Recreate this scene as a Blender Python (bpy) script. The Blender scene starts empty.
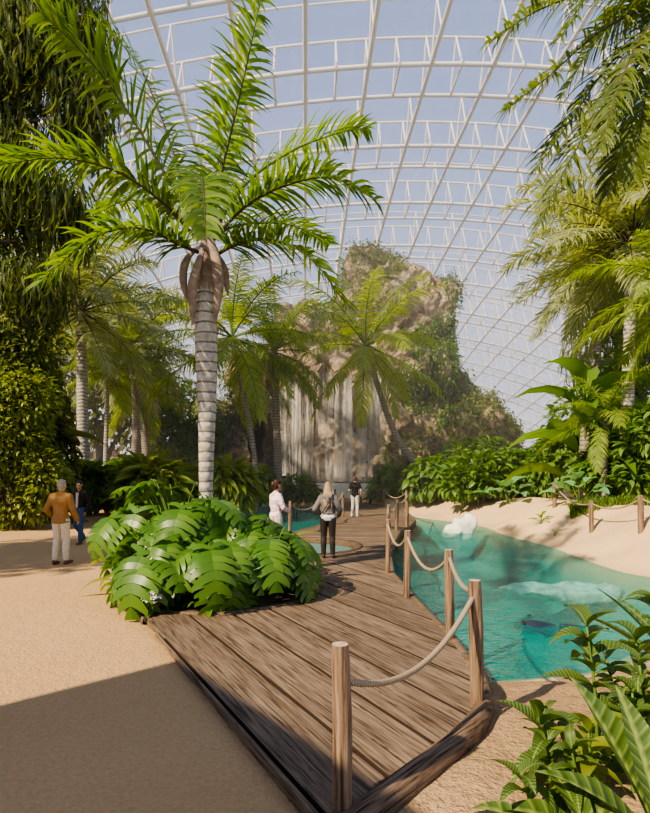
import bpy, bmesh, math, random
import numpy as np
from mathutils import Vector, Matrix, Quaternion, noise as mnoise
from mathutils.geometry import delaunay_2d_cdt
random.seed(7); RNG = np.random.default_rng(7)
PI = math.pi
C = bpy.context.scene.collection
F, HOR, CAMH = 540.0, 472.0, 1.95
def W(px, py, Y): return Vector(((px-325)/F*Y, Y, CAMH-(py-HOR)/F*Y))
def R(d): return math.radians(d)
def U(a, b): return random.uniform(a, b)
def sm(x): x = min(1.0, max(0.0, x)); return x*x*(3-2*x)
# ------------------------------------------------------------------ objects
def link(name, me, m=None, parent=None):
    o = bpy.data.objects.new(name, me); C.objects.link(o)
    if m is not None:
        for q in (m if isinstance(m, (list, tuple)) else [m]): me.materials.append(q)
    if parent is not None: o.parent = parent
    return o
def tag(o, label, cat, group=None, kind=None):
    o['label'] = label; o['category'] = cat
    if group: o['group'] = group
    if kind: o['kind'] = kind
    return o
def struct(o): o['kind'] = 'structure'; return o
def thing(name, label, cat, loc=(0,0,0), rz=0, group=None):
    o = bpy.data.objects.new(name, None); C.objects.link(o); o.empty_display_size = .1
    o.location = loc; o.rotation_euler = (0,0,rz)
    return tag(o, label, cat, group)
def mesh_np(name, V, Q, smooth=True, mi=None):
    V = np.asarray(V, dtype=np.float32).reshape(-1,3); Q = np.asarray(Q, dtype=np.int32)
    k = Q.shape[1]; me = bpy.data.meshes.new(name)
    me.vertices.add(len(V)); me.vertices.foreach_set('co', V.ravel())
    me.loops.add(Q.size); me.loops.foreach_set('vertex_index', Q.ravel())
    me.polygons.add(len(Q)); me.polygons.foreach_set('loop_start', np.arange(0, Q.size, k, dtype=np.int32))
    if mi is not None: me.polygons.foreach_set('material_index', np.asarray(mi, dtype=np.int32))
    me.polygons.foreach_set('use_smooth', np.full(len(Q), smooth))
    me.update(calc_edges=True); return me
class Geo:                                   # accumulates quads
    def __init__(s): s.V = []; s.Q = []; s.M = []; s.n = 0
    def add(s, V, Q, mi=0):
        V = np.asarray(V, dtype=float).reshape(-1,3); Q = np.asarray(Q, dtype=int).reshape(-1,4)
        s.V.append(V); s.Q.append(Q+s.n); s.M.append(np.full(len(Q), mi)); s.n += len(V)
    def mesh(s, name, smooth=True):
        return mesh_np(name, np.vstack(s.V), np.vstack(s.Q), smooth, np.concatenate(s.M))
    def obj(s, name, m, parent=None, smooth=True): return link(name, s.mesh(name, smooth), m, parent)
    def tube(s, pts, rad, sides=6, mi=0, cap=True):
        P = np.array([tuple(p) for p in pts], dtype=float); n = len(P)
        r = np.full(n, rad) if np.isscalar(rad) else np.asarray(rad, dtype=float)
        T = np.gradient(P, axis=0); T /= np.linalg.norm(T, axis=1)[:,None]+1e-9
        ref = np.array([0,0,1.0]) if abs(T[0,2]) < .9 else np.array([1.0,0,0])
        V = []
        a = np.arange(sides)*2*PI/sides
        N = np.cross(T[0], ref); N /= np.linalg.norm(N)
        for i in range(n):
            N = N-T[i]*np.dot(N, T[i]); N /= np.linalg.norm(N)+1e-9; B = np.cross(T[i], N)
            V.append(P[i]+r[i]*(np.cos(a)[:,None]*N+np.sin(a)[:,None]*B))
        V = np.vstack(V); Q = []
        for i in range(n-1):
            for j in range(sides):
                k = (j+1) % sides; Q.append((i*sides+j, i*sides+k, (i+1)*sides+k, (i+1)*sides+j))
        if cap:
            c0 = len(V); V = np.vstack([V, P[:1], P[-1:]]); e = (n-1)*sides
            for j in range(0, sides, 2):
                Q.append((c0, (j+2) % sides, (j+1) % sides, j)); Q.append((c0+1, e+j, e+(j+1) % sides, e+(j+2) % sides))
        s.add(V, Q, mi)
    def box(s, c, d, rz=0, mi=0):
        x, y, z = d[0]/2, d[1]/2, d[2]/2
        V = np.array([(-x,-y,-z),(x,-y,-z),(x,y,-z),(-x,y,-z),(-x,-y,z),(x,-y,z),(x,y,z),(-x,y,z)])
        cs, sn = math.cos(rz), math.sin(rz)
        V = V@np.array([(cs,sn,0),(-sn,cs,0),(0,0,1)])+np.array(c)
        s.add(V, [(0,3,2,1),(4,5,6,7),(0,1,5,4),(1,2,6,5),(2,3,7,6),(3,0,4,7)], mi)
    def many(s, V, Q, Rm, L, mi=0):          # V (n,3) proto, Rm (N,3,3) rotation*scale, L (N,3)
        n = len(V); N = len(L)
        X = np.einsum('nij,vj->nvi', Rm, V)+np.asarray(L)[:,None,:]
        s.add(X.reshape(-1,3), (np.asarray(Q)[None]+(np.arange(N)*n)[:,None,None]).reshape(-1,4), mi)
def catmull(pts, n):
    P = [Vector(p) for p in pts]; P = [2*P[0]-P[1]]+P+[2*P[-1]-P[-2]]; out = []
    for i in range(n):
        t = i/(n-1)*(len(P)-3); k = min(int(t), len(P)-4); u = t-k; a, b, c, d = P[k:k+4]
        out.append(.5*((2*b)+(c-a)*u+(2*a-5*b+4*c-d)*u*u+(3*b-a-3*c+d)*u**3))
    return out
# ------------------------------------------------------------------ materials
def nt(name):
    m = bpy.data.materials.new(name); m.use_nodes = True; t = m.node_tree
    b = t.nodes['Principled BSDF']; return m, t, b, t.nodes['Material Output']
def nd(t, typ, **k):
    n = t.nodes.new(typ)
    for a, v in k.items():
        if a in n.inputs: n.inputs[a].default_value = v
        else: setattr(n, a, v)
    return n
def ramp(t, fac, stops):
    r = t.nodes.new('ShaderNodeValToRGB'); e = r.color_ramp.elements
    while len(e) < len(stops): e.new(.5)
    for i, (p, c) in enumerate(stops):
        e[i].position = p; e[i].color = (*c, 1) if len(c) == 3 else c
    if fac is not None: t.links.new(fac, r.inputs[0])
    return r
def coords(t, scale=(1,1,1), rot=(0,0,0), kind='Object'):
    tc = nd(t, 'ShaderNodeTexCoord'); mp = nd(t, 'ShaderNodeMapping')
    mp.inputs['Scale'].default_value = scale; mp.inputs['Rotation'].default_value = rot
    t.links.new(tc.outputs[kind], mp.inputs[0]); return mp.outputs[0]
def mix(t, fac, a, b, bt='MIX'):
    n = t.nodes.new('ShaderNodeMix'); n.data_type = 'RGBA'; n.blend_type = bt
    for s, v in ((n.inputs[0], fac), (n.inputs[6], a), (n.inputs[7], b)):
        if hasattr(v, 'links') or isinstance(v, bpy.types.NodeSocket): t.links.new(v, s)
        elif isinstance(v, (int, float)): s.default_value = v
        else: s.default_value = (*v, 1)
    return n.outputs[2]
def bump(t, b, h, strength=.3, dist=.05):
    n = nd(t, 'ShaderNodeBump'); n.inputs['Strength'].default_value = strength; n.inputs['Distance'].default_value = dist
    t.links.new(h, n.inputs['Height']); t.links.new(n.outputs[0], b.inputs['Normal']); return n
def noise(t, vec, scale, detail=4, rough=.55):
    n = nd(t, 'ShaderNodeTexNoise'); n.inputs['Scale'].default_value = scale; n.inputs['Detail'].default_value = detail; n.inputs['Roughness'].default_value = rough
    t.links.new(vec, n.inputs['Vector']); return n.outputs[0]
def plain(name, col, rough=.7, metal=0, ns=0, amt=.25, bs=0, spec=.3):
    m, t, b, o = nt(name); b.inputs['Roughness'].default_value = rough; b.inputs['Metallic'].default_value = metal
    b.inputs['Specular IOR Level'].default_value = spec
    b.inputs['Base Color'].default_value = (*col, 1)
    if ns:
        v = coords(t); n = noise(t, v, ns)
        r = ramp(t, n, [(.3, tuple(c*(1-amt) for c in col)), (.7, tuple(min(1, c*(1+amt)) for c in col))])
        t.links.new(r.outputs[0], b.inputs['Base Color'])
        if bs: bump(t, b, n, bs, .02)
    return m
def leafmat(name, c1, c2, trans=.35, rough=.45, spec=.4, tcol=None):
    m, t, b, o = nt(name)
    g = nd(t, 'ShaderNodeNewGeometry')
    r = ramp(t, g.outputs['Random Per Island'], [(0, c1), (1, c2)])
    t.links.new(r.outputs[0], b.inputs['Base Color'])
    b.inputs['Roughness'].default_value = rough; b.inputs['Specular IOR Level'].default_value = spec
    tr = nd(t, 'ShaderNodeBsdfTranslucent')
    tc = mix(t, 1.0, r.outputs[0], tcol or (1.0, 1.0, .45), 'MULTIPLY')
    hs = nd(t, 'ShaderNodeHueSaturation', Saturation=1.1, Value=1.9); t.links.new(tc, hs.inputs['Color'])
    t.links.new(hs.outputs[0], tr.inputs['Color'])
    ms = nd(t, 'ShaderNodeMixShader'); ms.inputs[0].default_value = trans
    t.links.new(b.outputs[0], ms.inputs[1]); t.links.new(tr.outputs[0], ms.inputs[2]); t.links.new(ms.outputs[0], o.inputs[0])
    return m
M = {}
M['palm'] = leafmat('palm_green', (.07,.14,.012), (.19,.27,.035), .45, .4, .45)
M['palm_mid'] = leafmat('palm_mid_green', (.15,.21,.035), (.28,.35,.085), .45, .5, .35)  # mid green, lightened to carry some haze in the colour
M['coconut'] = leafmat('coconut_green', (.16,.22,.02), (.34,.39,.055), .5, .4, .45)
M['palm_pale'] = leafmat('palm_haze_green', (.22,.25,.12), (.36,.38,.21), .4, .6, .25)  # pale leaf tone, part of the haze is put into the colour
M['palm_dark'] = leafmat('palm_shade_green', (.075,.105,.03), (.15,.17,.06), .4, .6, .2)  # darkened leaf green, standing in for shade on the weeping tree
M['monstera'] = leafmat('monstera_green', (.045,.125,.010), (.13,.235,.03), .25, .38, .4)
M['bright'] = leafmat('bright_leaf', (.065,.15,.014), (.16,.26,.035), .35, .4, .4)
def veinleaf(name, c1, c2, cv, trans=.3):
    m = leafmat(name, c1, c2, trans, .4, .45); t = m.node_tree; b = t.nodes['Principled BSDF']
    tc = nd(t, 'ShaderNodeTexCoord'); s = nd(t, 'ShaderNodeSeparateXYZ'); t.links.new(tc.outputs['Object'], s.inputs[0])
    ab = nd(t, 'ShaderNodeMath', operation='ABSOLUTE'); t.links.new(s.outputs[0], ab.inputs[0])
    ma = nd(t, 'ShaderNodeMath', operation='MULTIPLY_ADD'); ma.inputs[1].default_value = -.9; t.links.new(ab.outputs[0], ma.inputs[0]); t.links.new(s.outputs[1], ma.inputs[2])
    m2 = nd(t, 'ShaderNodeMath', operation='MULTIPLY'); m2.inputs[1].default_value = 95; t.links.new(ma.outputs[0], m2.inputs[0])
    sn = nd(t, 'ShaderNodeMath', operation='SINE'); t.links.new(m2.outputs[0], sn.inputs[0])
    v = ramp(t, sn.outputs[0], [(.45, (0,0,0)), (1, (.5,.5,.5))]); mid = ramp(t, ab.outputs[0], [(.006, (1,1,1)), (.02, (0,0,0))])
    mx = mix(t, 1, v.outputs[0], mid.outputs[0], 'LIGHTEN'); src = b.inputs['Base Color'].links[0].from_socket
    t.links.new(mix(t, mx, src, cv), b.inputs['Base Color']); bump(t, b, sn.outputs[0], .35, .01); return m
M['fore'] = veinleaf('foreground_leaf', (.035,.08,.014), (.10,.165,.03), (.26,.33,.09))
M['hang'] = leafmat('hanging_frond', (.07,.105,.02), (.16,.20,.05), .4, .45, .35)
M['shrub'] = leafmat('shrub_leaf', (.06,.14,.016), (.17,.28,.045), .38, .45, .35)
M['shrub_mid'] = leafmat('shrub_mid_leaf', (.08,.16,.03), (.18,.28,.06), .38, .5, .3)
M['olive'] = leafmat('olive_leaf', (.10,.13,.025), (.22,.23,.06), .4, .55, .25)
M['dark'] = leafmat('shade_leaf', (.07,.105,.018), (.16,.185,.045), .4, .55, .25)  # leaf tone kept dark to imitate the shade at the left edge
M['taro'] = leafmat('taro_leaf', (.10,.28,.12), (.2,.42,.22), .3, .3, .5, (1,1,.7))
M['yellowgreen'] = leafmat('yellow_green_leaf', (.15,.20,.02), (.25,.29,.045), .4, .4, .4)
M['vine'] = leafmat('vine_leaf', (.09,.13,.025), (.20,.24,.06), .35, .55, .25)
M['grass'] = leafmat('grass_blade', (.10,.17,.03), (.18,.26,.06), .3, .6, .2)
M['dead'] = leafmat('dead_frond', (.22,.15,.09), (.36,.27,.17), .25, .7, .2, (1,.9,.7))
M['sheath'] = plain('dry_sheath', (.25,.185,.145), .6, ns=9, amt=.35, bs=.3)
M['petiole'] = plain('green_stem', (.10,.17,.03), .5, ns=6)
M['rachis'] = plain('dark_rachis', (.06,.05,.02), .5, ns=6)
M['white_petal'] = plain('white_petal', (.85,.83,.76), .6)
def barkmat(name, c1, c2, ring=9.0, dist=.03):
    m, t, b, o = nt(name); v = coords(t)
    w = nd(t, 'ShaderNodeTexWave'); w.wave_type = 'BANDS'; w.bands_direction = 'Z'; w.inputs['Scale'].default_value = ring/ (2*PI) * 2; w.inputs['Distortion'].default_value = 1.2; w.inputs['Detail'].default_value = 2; w.inputs['Detail Scale'].default_value = 2
    t.links.new(v, w.inputs['Vector'])
    n = noise(t, v, 14)
    base = ramp(t, n, [(.3, c1), (.7, c2)])
    dk = ramp(t, w.outputs[0], [(.02, (.22,.2,.18)), (.16, (1,1,1))])
    t.links.new(mix(t, .85, base.outputs[0], dk.outputs[0], 'MULTIPLY'), b.inputs['Base Color'])
    b.inputs['Roughness'].default_value = .8; bump(t, b, w.outputs[0], .5, dist); return m
M['palm_bark'] = barkmat('palm_bark', (.27,.24,.20), (.52,.48,.41), 6)
M['palm_bark2'] = barkmat('palm_bark_brown', (.20,.16,.12), (.36,.30,.23), 6)
M['bark'] = plain('tree_bark', (.13,.10,.07), .9, ns=5, amt=.4, bs=.6)
def woodmat(name, c1, c2, c3, rot=0):
    m, t, b, o = nt(name)
    at = nd(t, 'ShaderNodeAttribute', attribute_name='plank')
    tc = nd(t, 'ShaderNodeTexCoord'); r0 = nd(t, 'ShaderNodeCombineXYZ'); ad = nd(t, 'ShaderNodeVectorMath', operation='ADD')
    for k_, d_ in enumerate(((math.cos(rot),-math.sin(rot),0), (math.sin(rot),math.cos(rot),0), (0,0,1))):
        dp = nd(t, 'ShaderNodeVectorMath', operation='DOT_PRODUCT'); dp.inputs[1].default_value = d_; t.links.new(tc.outputs['Object'], dp.inputs[0]); t.links.new(dp.outputs['Value'], r0.inputs[k_])
    t.links.new(r0.outputs[0], ad.inputs[0]); t.links.new(at.outputs['Vector'], ad.inputs[1]); r0 = ad
    mp = nd(t, 'ShaderNodeMapping'); mp.inputs['Scale'].default_value = (2.2, 46, 46); t.links.new(r0.outputs[0], mp.inputs[0])
    g = noise(t, mp.outputs[0], 1.0, 8, .6)
    mp2 = nd(t, 'ShaderNodeMapping'); mp2.inputs['Scale'].default_value = (.8, 3.2, 3.2); t.links.new(r0.outputs[0], mp2.inputs[0])
    g2 = noise(t, mp2.outputs[0], 1.3, 3)
    cr = ramp(t, g, [(.36, c1), (.46, c2), (.66, c3)])
    vk = nd(t, 'ShaderNodeMapping'); vk.inputs['Scale'].default_value = (1.6, 9, 9); t.links.new(r0.outputs[0], vk.inputs[0]); k_ = noise(t, vk.outputs[0], 1.2, 5, .7)
    c0 = mix(t, .9, cr.outputs[0], ramp(t, k_, [(.30, (.22,.18,.15)), (.38, (1,1,1))]).outputs[0], 'MULTIPLY')
    c = mix(t, .45, c0, ramp(t, g2, [(.3, (.45,.4,.36)), (.65, (1,1,1))]).outputs[0], 'MULTIPLY')
    sp = nd(t, 'ShaderNodeSeparateXYZ'); t.links.new(at.outputs['Vector'], sp.inputs[0])
    mr = nd(t, 'ShaderNodeMapRange'); mr.inputs[1].default_value = 0; mr.inputs[2].default_value = 50; mr.inputs[3].default_value = .82; mr.inputs[4].default_value = 1.15; t.links.new(sp.outputs[0], mr.inputs[0])
    hs = nd(t, 'ShaderNodeHueSaturation'); t.links.new(c, hs.inputs['Color']); t.links.new(mr.outputs[0], hs.inputs['Value'])
    t.links.new(hs.outputs[0], b.inputs['Base Color']); b.inputs['Roughness'].default_value = .72; b.inputs['Specular IOR Level'].default_value = .25
    bump(t, b, g, .55, .012); return m
WC = ((.055,.036,.022), (.17,.118,.076), (.31,.232,.16))
UDIR = math.atan2(-.866, .5)
M['deck'] = woodmat('deck_wood', *WC, rot=-UDIR)
M['deck_far'] = woodmat('deck_wood_far', *WC, rot=-R(-6))
def logmat(name):
    m, t, b, o = nt(name)
    v = coords(t, (46,46,2.4)); g = noise(t, v, 1.0, 7, .62)
    v2 = coords(t, (38,38,1.3)); n2 = noise(t, v2, .7, 2)
    cr = ramp(t, g, [(.3, (.05,.028,.014)), (.47, (.19,.12,.07)), (.7, (.34,.235,.15))])
    cc = mix(t, .8, cr.outputs[0], ramp(t, n2, [(.36, (.25,.2,.17)), (.46, (1,1,1))]).outputs[0], 'MULTIPLY')
    t.links.new(cc, b.inputs['Base Color']); b.inputs['Roughness'].default_value = .75
    bump(t, b, g, .6, .012); return m
M['log'] = logmat('weathered_log'); M['log_end'] = plain('log_end', (.50,.38,.26), .8, ns=30, amt=.3)
def ropemat():
    m, t, b, o = nt('rope'); at = coords(t, (1,1,1))
    w = nd(t, 'ShaderNodeTexWave'); w.bands_direction = 'DIAGONAL'; w.inputs['Scale'].default_value = 22; t.links.new(at, w.inputs['Vector'])
    r = ramp(t, w.outputs[0], [(0, (.26,.185,.11)), (1, (.50,.39,.26))]); t.links.new(r.outputs[0], b.inputs['Base Color'])
    b.inputs['Roughness'].default_value = .9; bump(t, b, w.outputs[0], .6, .01); return m
M['rope'] = ropemat()
def sandmat(name, c1, c2, c3, bs=.35):
    m, t, b, o = nt(name); v = coords(t)
    n1 = noise(t, v, .35, 3); n2 = noise(t, v, 28, 4, .6); n3 = noise(t, v, 6, 5, .6)
    r = ramp(t, n1, [(.3, c1), (.7, c2)])
    c = mix(t, .5, r.outputs[0], ramp(t, n2, [(.35, c3), (.6, (1,1,1))]).outputs[0], 'MULTIPLY')
    t.links.new(c, b.inputs['Base Color']); b.inputs['Roughness'].default_value = .95; b.inputs['Specular IOR Level'].default_value = .1
    mm = nd(t, 'ShaderNodeMath', operation='ADD'); m2 = nd(t, 'ShaderNodeMath', operation='MULTIPLY'); m2.inputs[1].default_value = 1.5
    t.links.new(n3, m2.inputs[0]); t.links.new(n2, mm.inputs[0]); t.links.new(m2.outputs[0], mm.inputs[1])
    bump(t, b, mm.outputs[0], bs, .035); return m, t, b, c
M['path'] = sandmat('path_sand', (.49,.315,.155), (.57,.375,.19), (.78,.73,.68), .55)[0]
m, t, b, c = sandmat('bank_sand', (.64,.45,.25), (.74,.54,.32), (.8,.75,.7), .6); M['bank'] = m
# pool bed: pale sand near the shore, teal paint where it is deep, brown soil on far ground
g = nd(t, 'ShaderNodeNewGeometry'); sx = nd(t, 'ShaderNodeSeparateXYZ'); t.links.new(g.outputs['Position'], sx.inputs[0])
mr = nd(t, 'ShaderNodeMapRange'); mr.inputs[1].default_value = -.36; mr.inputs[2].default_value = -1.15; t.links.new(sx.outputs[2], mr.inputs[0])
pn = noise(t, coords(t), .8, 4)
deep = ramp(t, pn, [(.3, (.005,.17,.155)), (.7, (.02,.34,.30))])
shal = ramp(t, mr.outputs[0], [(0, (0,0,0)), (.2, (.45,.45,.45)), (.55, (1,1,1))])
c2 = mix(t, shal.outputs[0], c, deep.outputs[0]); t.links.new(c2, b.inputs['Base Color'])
M['shore'] = sandmat('shore_sand_shaded', (.40,.265,.14), (.54,.37,.21), (.55,.5,.45), 1.0)[0]  # rougher sand, darkened so the near shore has its shade in the colour
M['soil'] = plain('soil', (.10,.075,.045), .95, ns=3, amt=.4, bs=.5)
def watermat(name, tint, gloss=1.0, sc=2.6, bs=.5, ior=1.2, cap=.2, murk=(.02,.30,.27), mf=.32):
    m, t, b, o = nt(name); t.nodes.remove(b)
    v = coords(t, (1, 1, 1)); n = noise(t, v, sc, 5, .6); n2 = noise(t, v, sc*4, 3, .5)
    ad = nd(t, 'ShaderNodeMath', operation='MULTIPLY_ADD'); ad.inputs[1].default_value = .35; t.links.new(n2, ad.inputs[0]); t.links.new(n, ad.inputs[2])
    bp = nd(t, 'ShaderNodeBump'); bp.inputs['Strength'].default_value = bs; bp.inputs['Distance'].default_value = .3; t.links.new(ad.outputs[0], bp.inputs['Height'])
    tr = nd(t, 'ShaderNodeBsdfTransparent'); tr.inputs[0].default_value = (*tint, 1)
    gl = nd(t, 'ShaderNodeBsdfGlossy'); gl.inputs['Roughness'].default_value = .06; gl.inputs['Color'].default_value = (gloss,)*3+(1,)
    t.links.new(bp.outputs[0], gl.inputs['Normal'])
    fr = nd(t, 'ShaderNodeFresnel', IOR=ior); t.links.new(bp.outputs[0], fr.inputs['Normal'])
    ms = nd(t, 'ShaderNodeMixShader'); mn = nd(t, 'ShaderNodeMath', operation='MINIMUM'); mn.inputs[1].default_value = cap; t.links.new(fr.outputs[0], mn.inputs[0]); t.links.new(mn.outputs[0], ms.inputs[0]); df = nd(t, 'ShaderNodeBsdfDiffuse'); df.inputs[0].default_value = (*murk, 1); t.links.new(bp.outputs[0], df.inputs['Normal']); mk = nd(t, 'ShaderNodeMixShader'); mk.inputs[0].default_value = mf; t.links.new(tr.outputs[0], mk.inputs[1]); t.links.new(df.outputs[0], mk.inputs[2])
    t.links.new(mk.outputs[0], ms.inputs[1]); t.links.new(gl.outputs[0], ms.inputs[2])
    t.links.new(ms.outputs[0], o.inputs[0]); return m
M['water'] = watermat('pool_water', (.66,.95,.92), .9)
M['water_round'] = watermat('round_water', (.55,.85,.80), 1.0, 3, .15, 1.2, .2, (.22,.40,.36), .55)
M['steel'] = plain('cream_steel', (.74,.69,.63), .45, spec=.4)
m, t, b, o = nt('dome_glass'); t.nodes.remove(b)
tr = nd(t, 'ShaderNodeBsdfTransparent'); tr.inputs[0].default_value = (.97,.98,1,1); gl = nd(t, 'ShaderNodeBsdfGlossy'); gl.inputs['Roughness'].default_value = .1
ms = nd(t, 'ShaderNodeMixShader'); ms.inputs[0].default_value = .03; t.links.new(tr.outputs[0], ms.inputs[1]); t.links.new(gl.outputs[0], ms.inputs[2]); t.links.new(ms.outputs[0], o.inputs[0])
M['glass'] = m
def rockmat():
    m, t, b, o = nt('cliff_rock'); v = coords(t)
    n = noise(t, v, .45, 8, .65); n2 = noise(t, v, 2.6, 6, .7)
    vs = coords(t, (1.2,1.2,.25)); st = noise(t, vs, 1.0, 5, .6)
    r = ramp(t, n, [(.3, (.33,.23,.145)), (.5, (.56,.43,.30)), (.7, (.72,.59,.44))])
    c = mix(t, .55, r.outputs[0], ramp(t, n2, [(.33, (.3,.26,.22)), (.6, (1,1,1))]).outputs[0], 'MULTIPLY')
    c = mix(t, .4, c, ramp(t, st, [(.35, (.4,.36,.3)), (.6, (1,1,1))]).outputs[0], 'MULTIPLY')
    g = nd(t, 'ShaderNodeNewGeometry'); s = nd(t, 'ShaderNodeSeparateXYZ'); t.links.new(g.outputs['Normal'], s.inputs[0])
    ad = nd(t, 'ShaderNodeMath', operation='MULTIPLY'); t.links.new(s.outputs[2], ad.inputs[0]); t.links.new(n, ad.inputs[1])
    mf = ramp(t, ad.outputs[0], [(.22, (0,0,0)), (.4, (.8,.8,.8))])
    c = mix(t, mf.outputs[0], c, (.13,.14,.045)); t.links.new(c, b.inputs['Base Color'])
    b.inputs['Roughness'].default_value = .9; b.inputs['Specular IOR Level'].default_value = .15; bump(t, b, n2, .8, .35); return m
M['rock'] = rockmat()
M['pale_rock'] = plain('pale_boulder', (.62,.55,.46), .85, ns=3, amt=.25, bs=.4)
M['wet_rock'] = plain('wet_pale_rock', (.62,.70,.62), .8, ns=5, amt=.45, bs=.6)
M['white_rock'] = plain('white_boulder', (.82,.78,.70), .85, ns=2, amt=.12, bs=.4)
M['stucco'] = plain('pale_stucco', (.80,.74,.66), .9, ns=4, amt=.1)
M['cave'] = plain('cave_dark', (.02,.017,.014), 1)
M['concrete'] = plain('grey_concrete', (.42,.43,.43), .7, ns=1)
m, t, b, o = nt('falling_water'); v = coords(t, (9,9,.22)); n = noise(t, v, 1.0, 6, .65); v2 = coords(t, (1.3,1.3,.16)); n2 = noise(t, v2, 1.0, 4)
b.inputs['Base Color'].default_value = (.80,.74,.66,1); b.inputs['Roughness'].default_value = .5
ml = nd(t, 'ShaderNodeMath', operation='MULTIPLY'); t.links.new(n, ml.inputs[0]); t.links.new(n2, ml.inputs[1])
al = ramp(t, ml.outputs[0], [(.2, (.03,.03,.03)), (.38, (.5,.5,.5))])
t.links.new(al.outputs[0], b.inputs['Alpha']); M['fall'] = m
# ------------------------------------------------------------------ ground, pools
P1 = [(.85,5.75),(1.7,5.80),(2.6,5.93),(3.3,6.2),(4.1,6.8),(6.5,8.0),(8.3,8.8),(8.9,10.0),(8.2,10.9),(6.96,11.57),(6.63,12.8),(6.75,16.2),(6.4,19.3),(6.36,22.9),(4.25,27),(3.0,28),(2.4,24),(1.7,18),(.9,14),(.7,10),(.75,7)]
P2 = [(-2.6,15.2),(-1.3,15.3),(-.4,18.2),(.4,21.5),(.4,25),(.3,30),(.2,35.0),(-2,36.2),(-6,35),(-8,28),(-7.6,20),(-5,16)]
P3 = [(-.75+1.8*math.cos(a*PI/12), 13.7+1.8*math.sin(a*PI/12)) for a in range(24)]
DECK = [(.02,2.80),(.15,2.95),(.917,3.81),(1.24,4.3),(1.38,4.75),(1.44,5.3),(1.46,6.05),(1.34,8.0),(1.26,10),(1.5,12.5),(1.85,14.5),(2.35,17),(2.9,18.6),(3.5,21),(3.75,24),(3.7,27),(3.35,29.8),(2.7,31.8),(2.3,33.6),(1.0,33.8),(.45,30),(.45,27),(.65,23),(-.2,19.05),(-1.27,16),(-2.3,14.6),(-2.9,13),(-3.35,11.6),(-3.75,10.6),(-3.78,9.7),(-3.52,9.1),(-3.18,8.3),(-2.81,7.59),(-2.3,6.9)]
PC, PR = (-1.68,8.72), 1.5           # planter
OC, OR = (-.75,13.7), 1.62           # round opening
def smoothpoly(P, n, closed=True):
    P = [Vector((x,y,0)) for x, y in P]; k = len(P); out = []
    for i in range(k):
        a, b, c, d = P[i-1], P[i], P[(i+1) % k], P[(i+2) % k]
        for j in range(n):
            u = j/n; q = .5*((2*b)+(c-a)*u+(2*a-5*b+4*c-d)*u*u+(3*b-a-3*c+d)*u**3); out.append((q.x,q.y))
    return out
P1s, P2s = smoothpoly(P1, 4), smoothpoly(P2, 4)
def sdist(P, X, Y):                  # signed distance, negative inside
    X = np.asarray(X, float); Y = np.asarray(Y, float)
    d = np.full(X.shape, 1e9); ins = np.zeros(X.shape, bool); n = len(P)
    for i in range(n):
        (x1,y1), (x2,y2) = P[i], P[(i+1) % n]; dx, dy = x2-x1, y2-y1
        t = np.clip(((X-x1)*dx+(Y-y1)*dy)/(dx*dx+dy*dy+1e-12), 0, 1)
        d = np.minimum(d, np.hypot(X-x1-t*dx, Y-y1-t*dy))
        c = (y1 > Y) != (y2 > Y); xi = x1+(Y-y1)*dx/(dy if abs(dy) > 1e-9 else 1e-9)
        ins ^= c & (X < xi)
    return np.where(ins, -d, d)
def S(x): x = np.clip(x, 0, 1); return x*x*(3-2*x)
WZ = -.3
def ground(X, Y):
    X = np.asarray(X, float); Y = np.asarray(Y, float)
    d1 = sdist(P1s, X, Y); d2 = sdist(P2s, X, Y); d3 = sdist(P3, X, Y); dd = sdist(DECK, X, Y)
    xr = np.interp(Y, [0,2.8,4.7,10,16,20,26,30,40,90], [.0,.02,1.2,1.1,1.9,3.0,3.4,3.2,1.0,1.0])
    wr = S((X-xr)/.4)
    amp = np.interp(Y, [5,7,10.5,13,22,30,40], [.28,.34,.9,1.22,1.15,.85,.8])
    lump = np.sin(X*1.9+Y*.7)*np.cos(Y*1.3-X*.6)*.07+np.sin(X*4.3+Y*3.1)*.025+(Y < 8)*(np.sin(X*9+Y*4)*np.sin(Y*11-X*3)*.018+np.sin(X*19-Y*13)*np.sin(Y*23+X*7)*.010)
    right = WZ+amp*S(np.maximum(d1,0)/np.interp(Y, [6,12,20], [1.6,2.1,2.6]))**.85+lump*S(d1/.5)*np.interp(Y,[3,5],[.4,1])
    left = np.where(Y > 34, .25*S((Y-34)/3), 0.0)
    left = np.minimum(left, WZ+(left-WZ)*S(np.maximum(d2,0)/.7))
    z = left*(1-wr)+right*wr
    z = np.where(dd < -.1, np.minimum(z, -.16*S((-dd-.1)/.1)), z); z = np.where((dd < .3) & (dd > -.4) & (X < xr), np.minimum(z, 0), z)
    bed1 = WZ-1.15*S(-d1/np.interp(Y, [6,9,12,16,22], [.9,1.1,1.5,1.0,.8]))
    bed2 = WZ-1.0*S(-d2/1.2); bed3 = -1.25
    z = np.where(d1 < 0, bed1, z); z = np.where(d2 < 0, bed2, z); z = np.where(d3 < 0, bed3+(z-bed3)*(1-S(-d3/.25)), z)
    return z
def gz(x, y): return float(ground(np.array([x]), np.array([y]))[0])
ys = np.concatenate([np.arange(-3,1.5,.5), np.arange(1.5,20,.13), np.arange(20,40,.3), np.arange(40,130,3.0)])
xs = np.concatenate([np.arange(-60,-12,3.0), np.arange(-12,-4,.35), np.arange(-4,9.5,.13), np.arange(9.5,22,.6), np.arange(22,70,4.0)])
GX, GY = np.meshgrid(xs, ys); GZ = ground(GX, GY)
V = np.stack([GX,GY,GZ], -1).reshape(-1,3); nx, ny = len(xs), len(ys)
I = (np.arange(ny-1)[:,None]*nx+np.arange(nx-1)[None]).reshape(-1)
Q = np.stack([I,I+1,I+nx+1,I+nx], 1)
cx = V[Q].mean(1)
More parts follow.
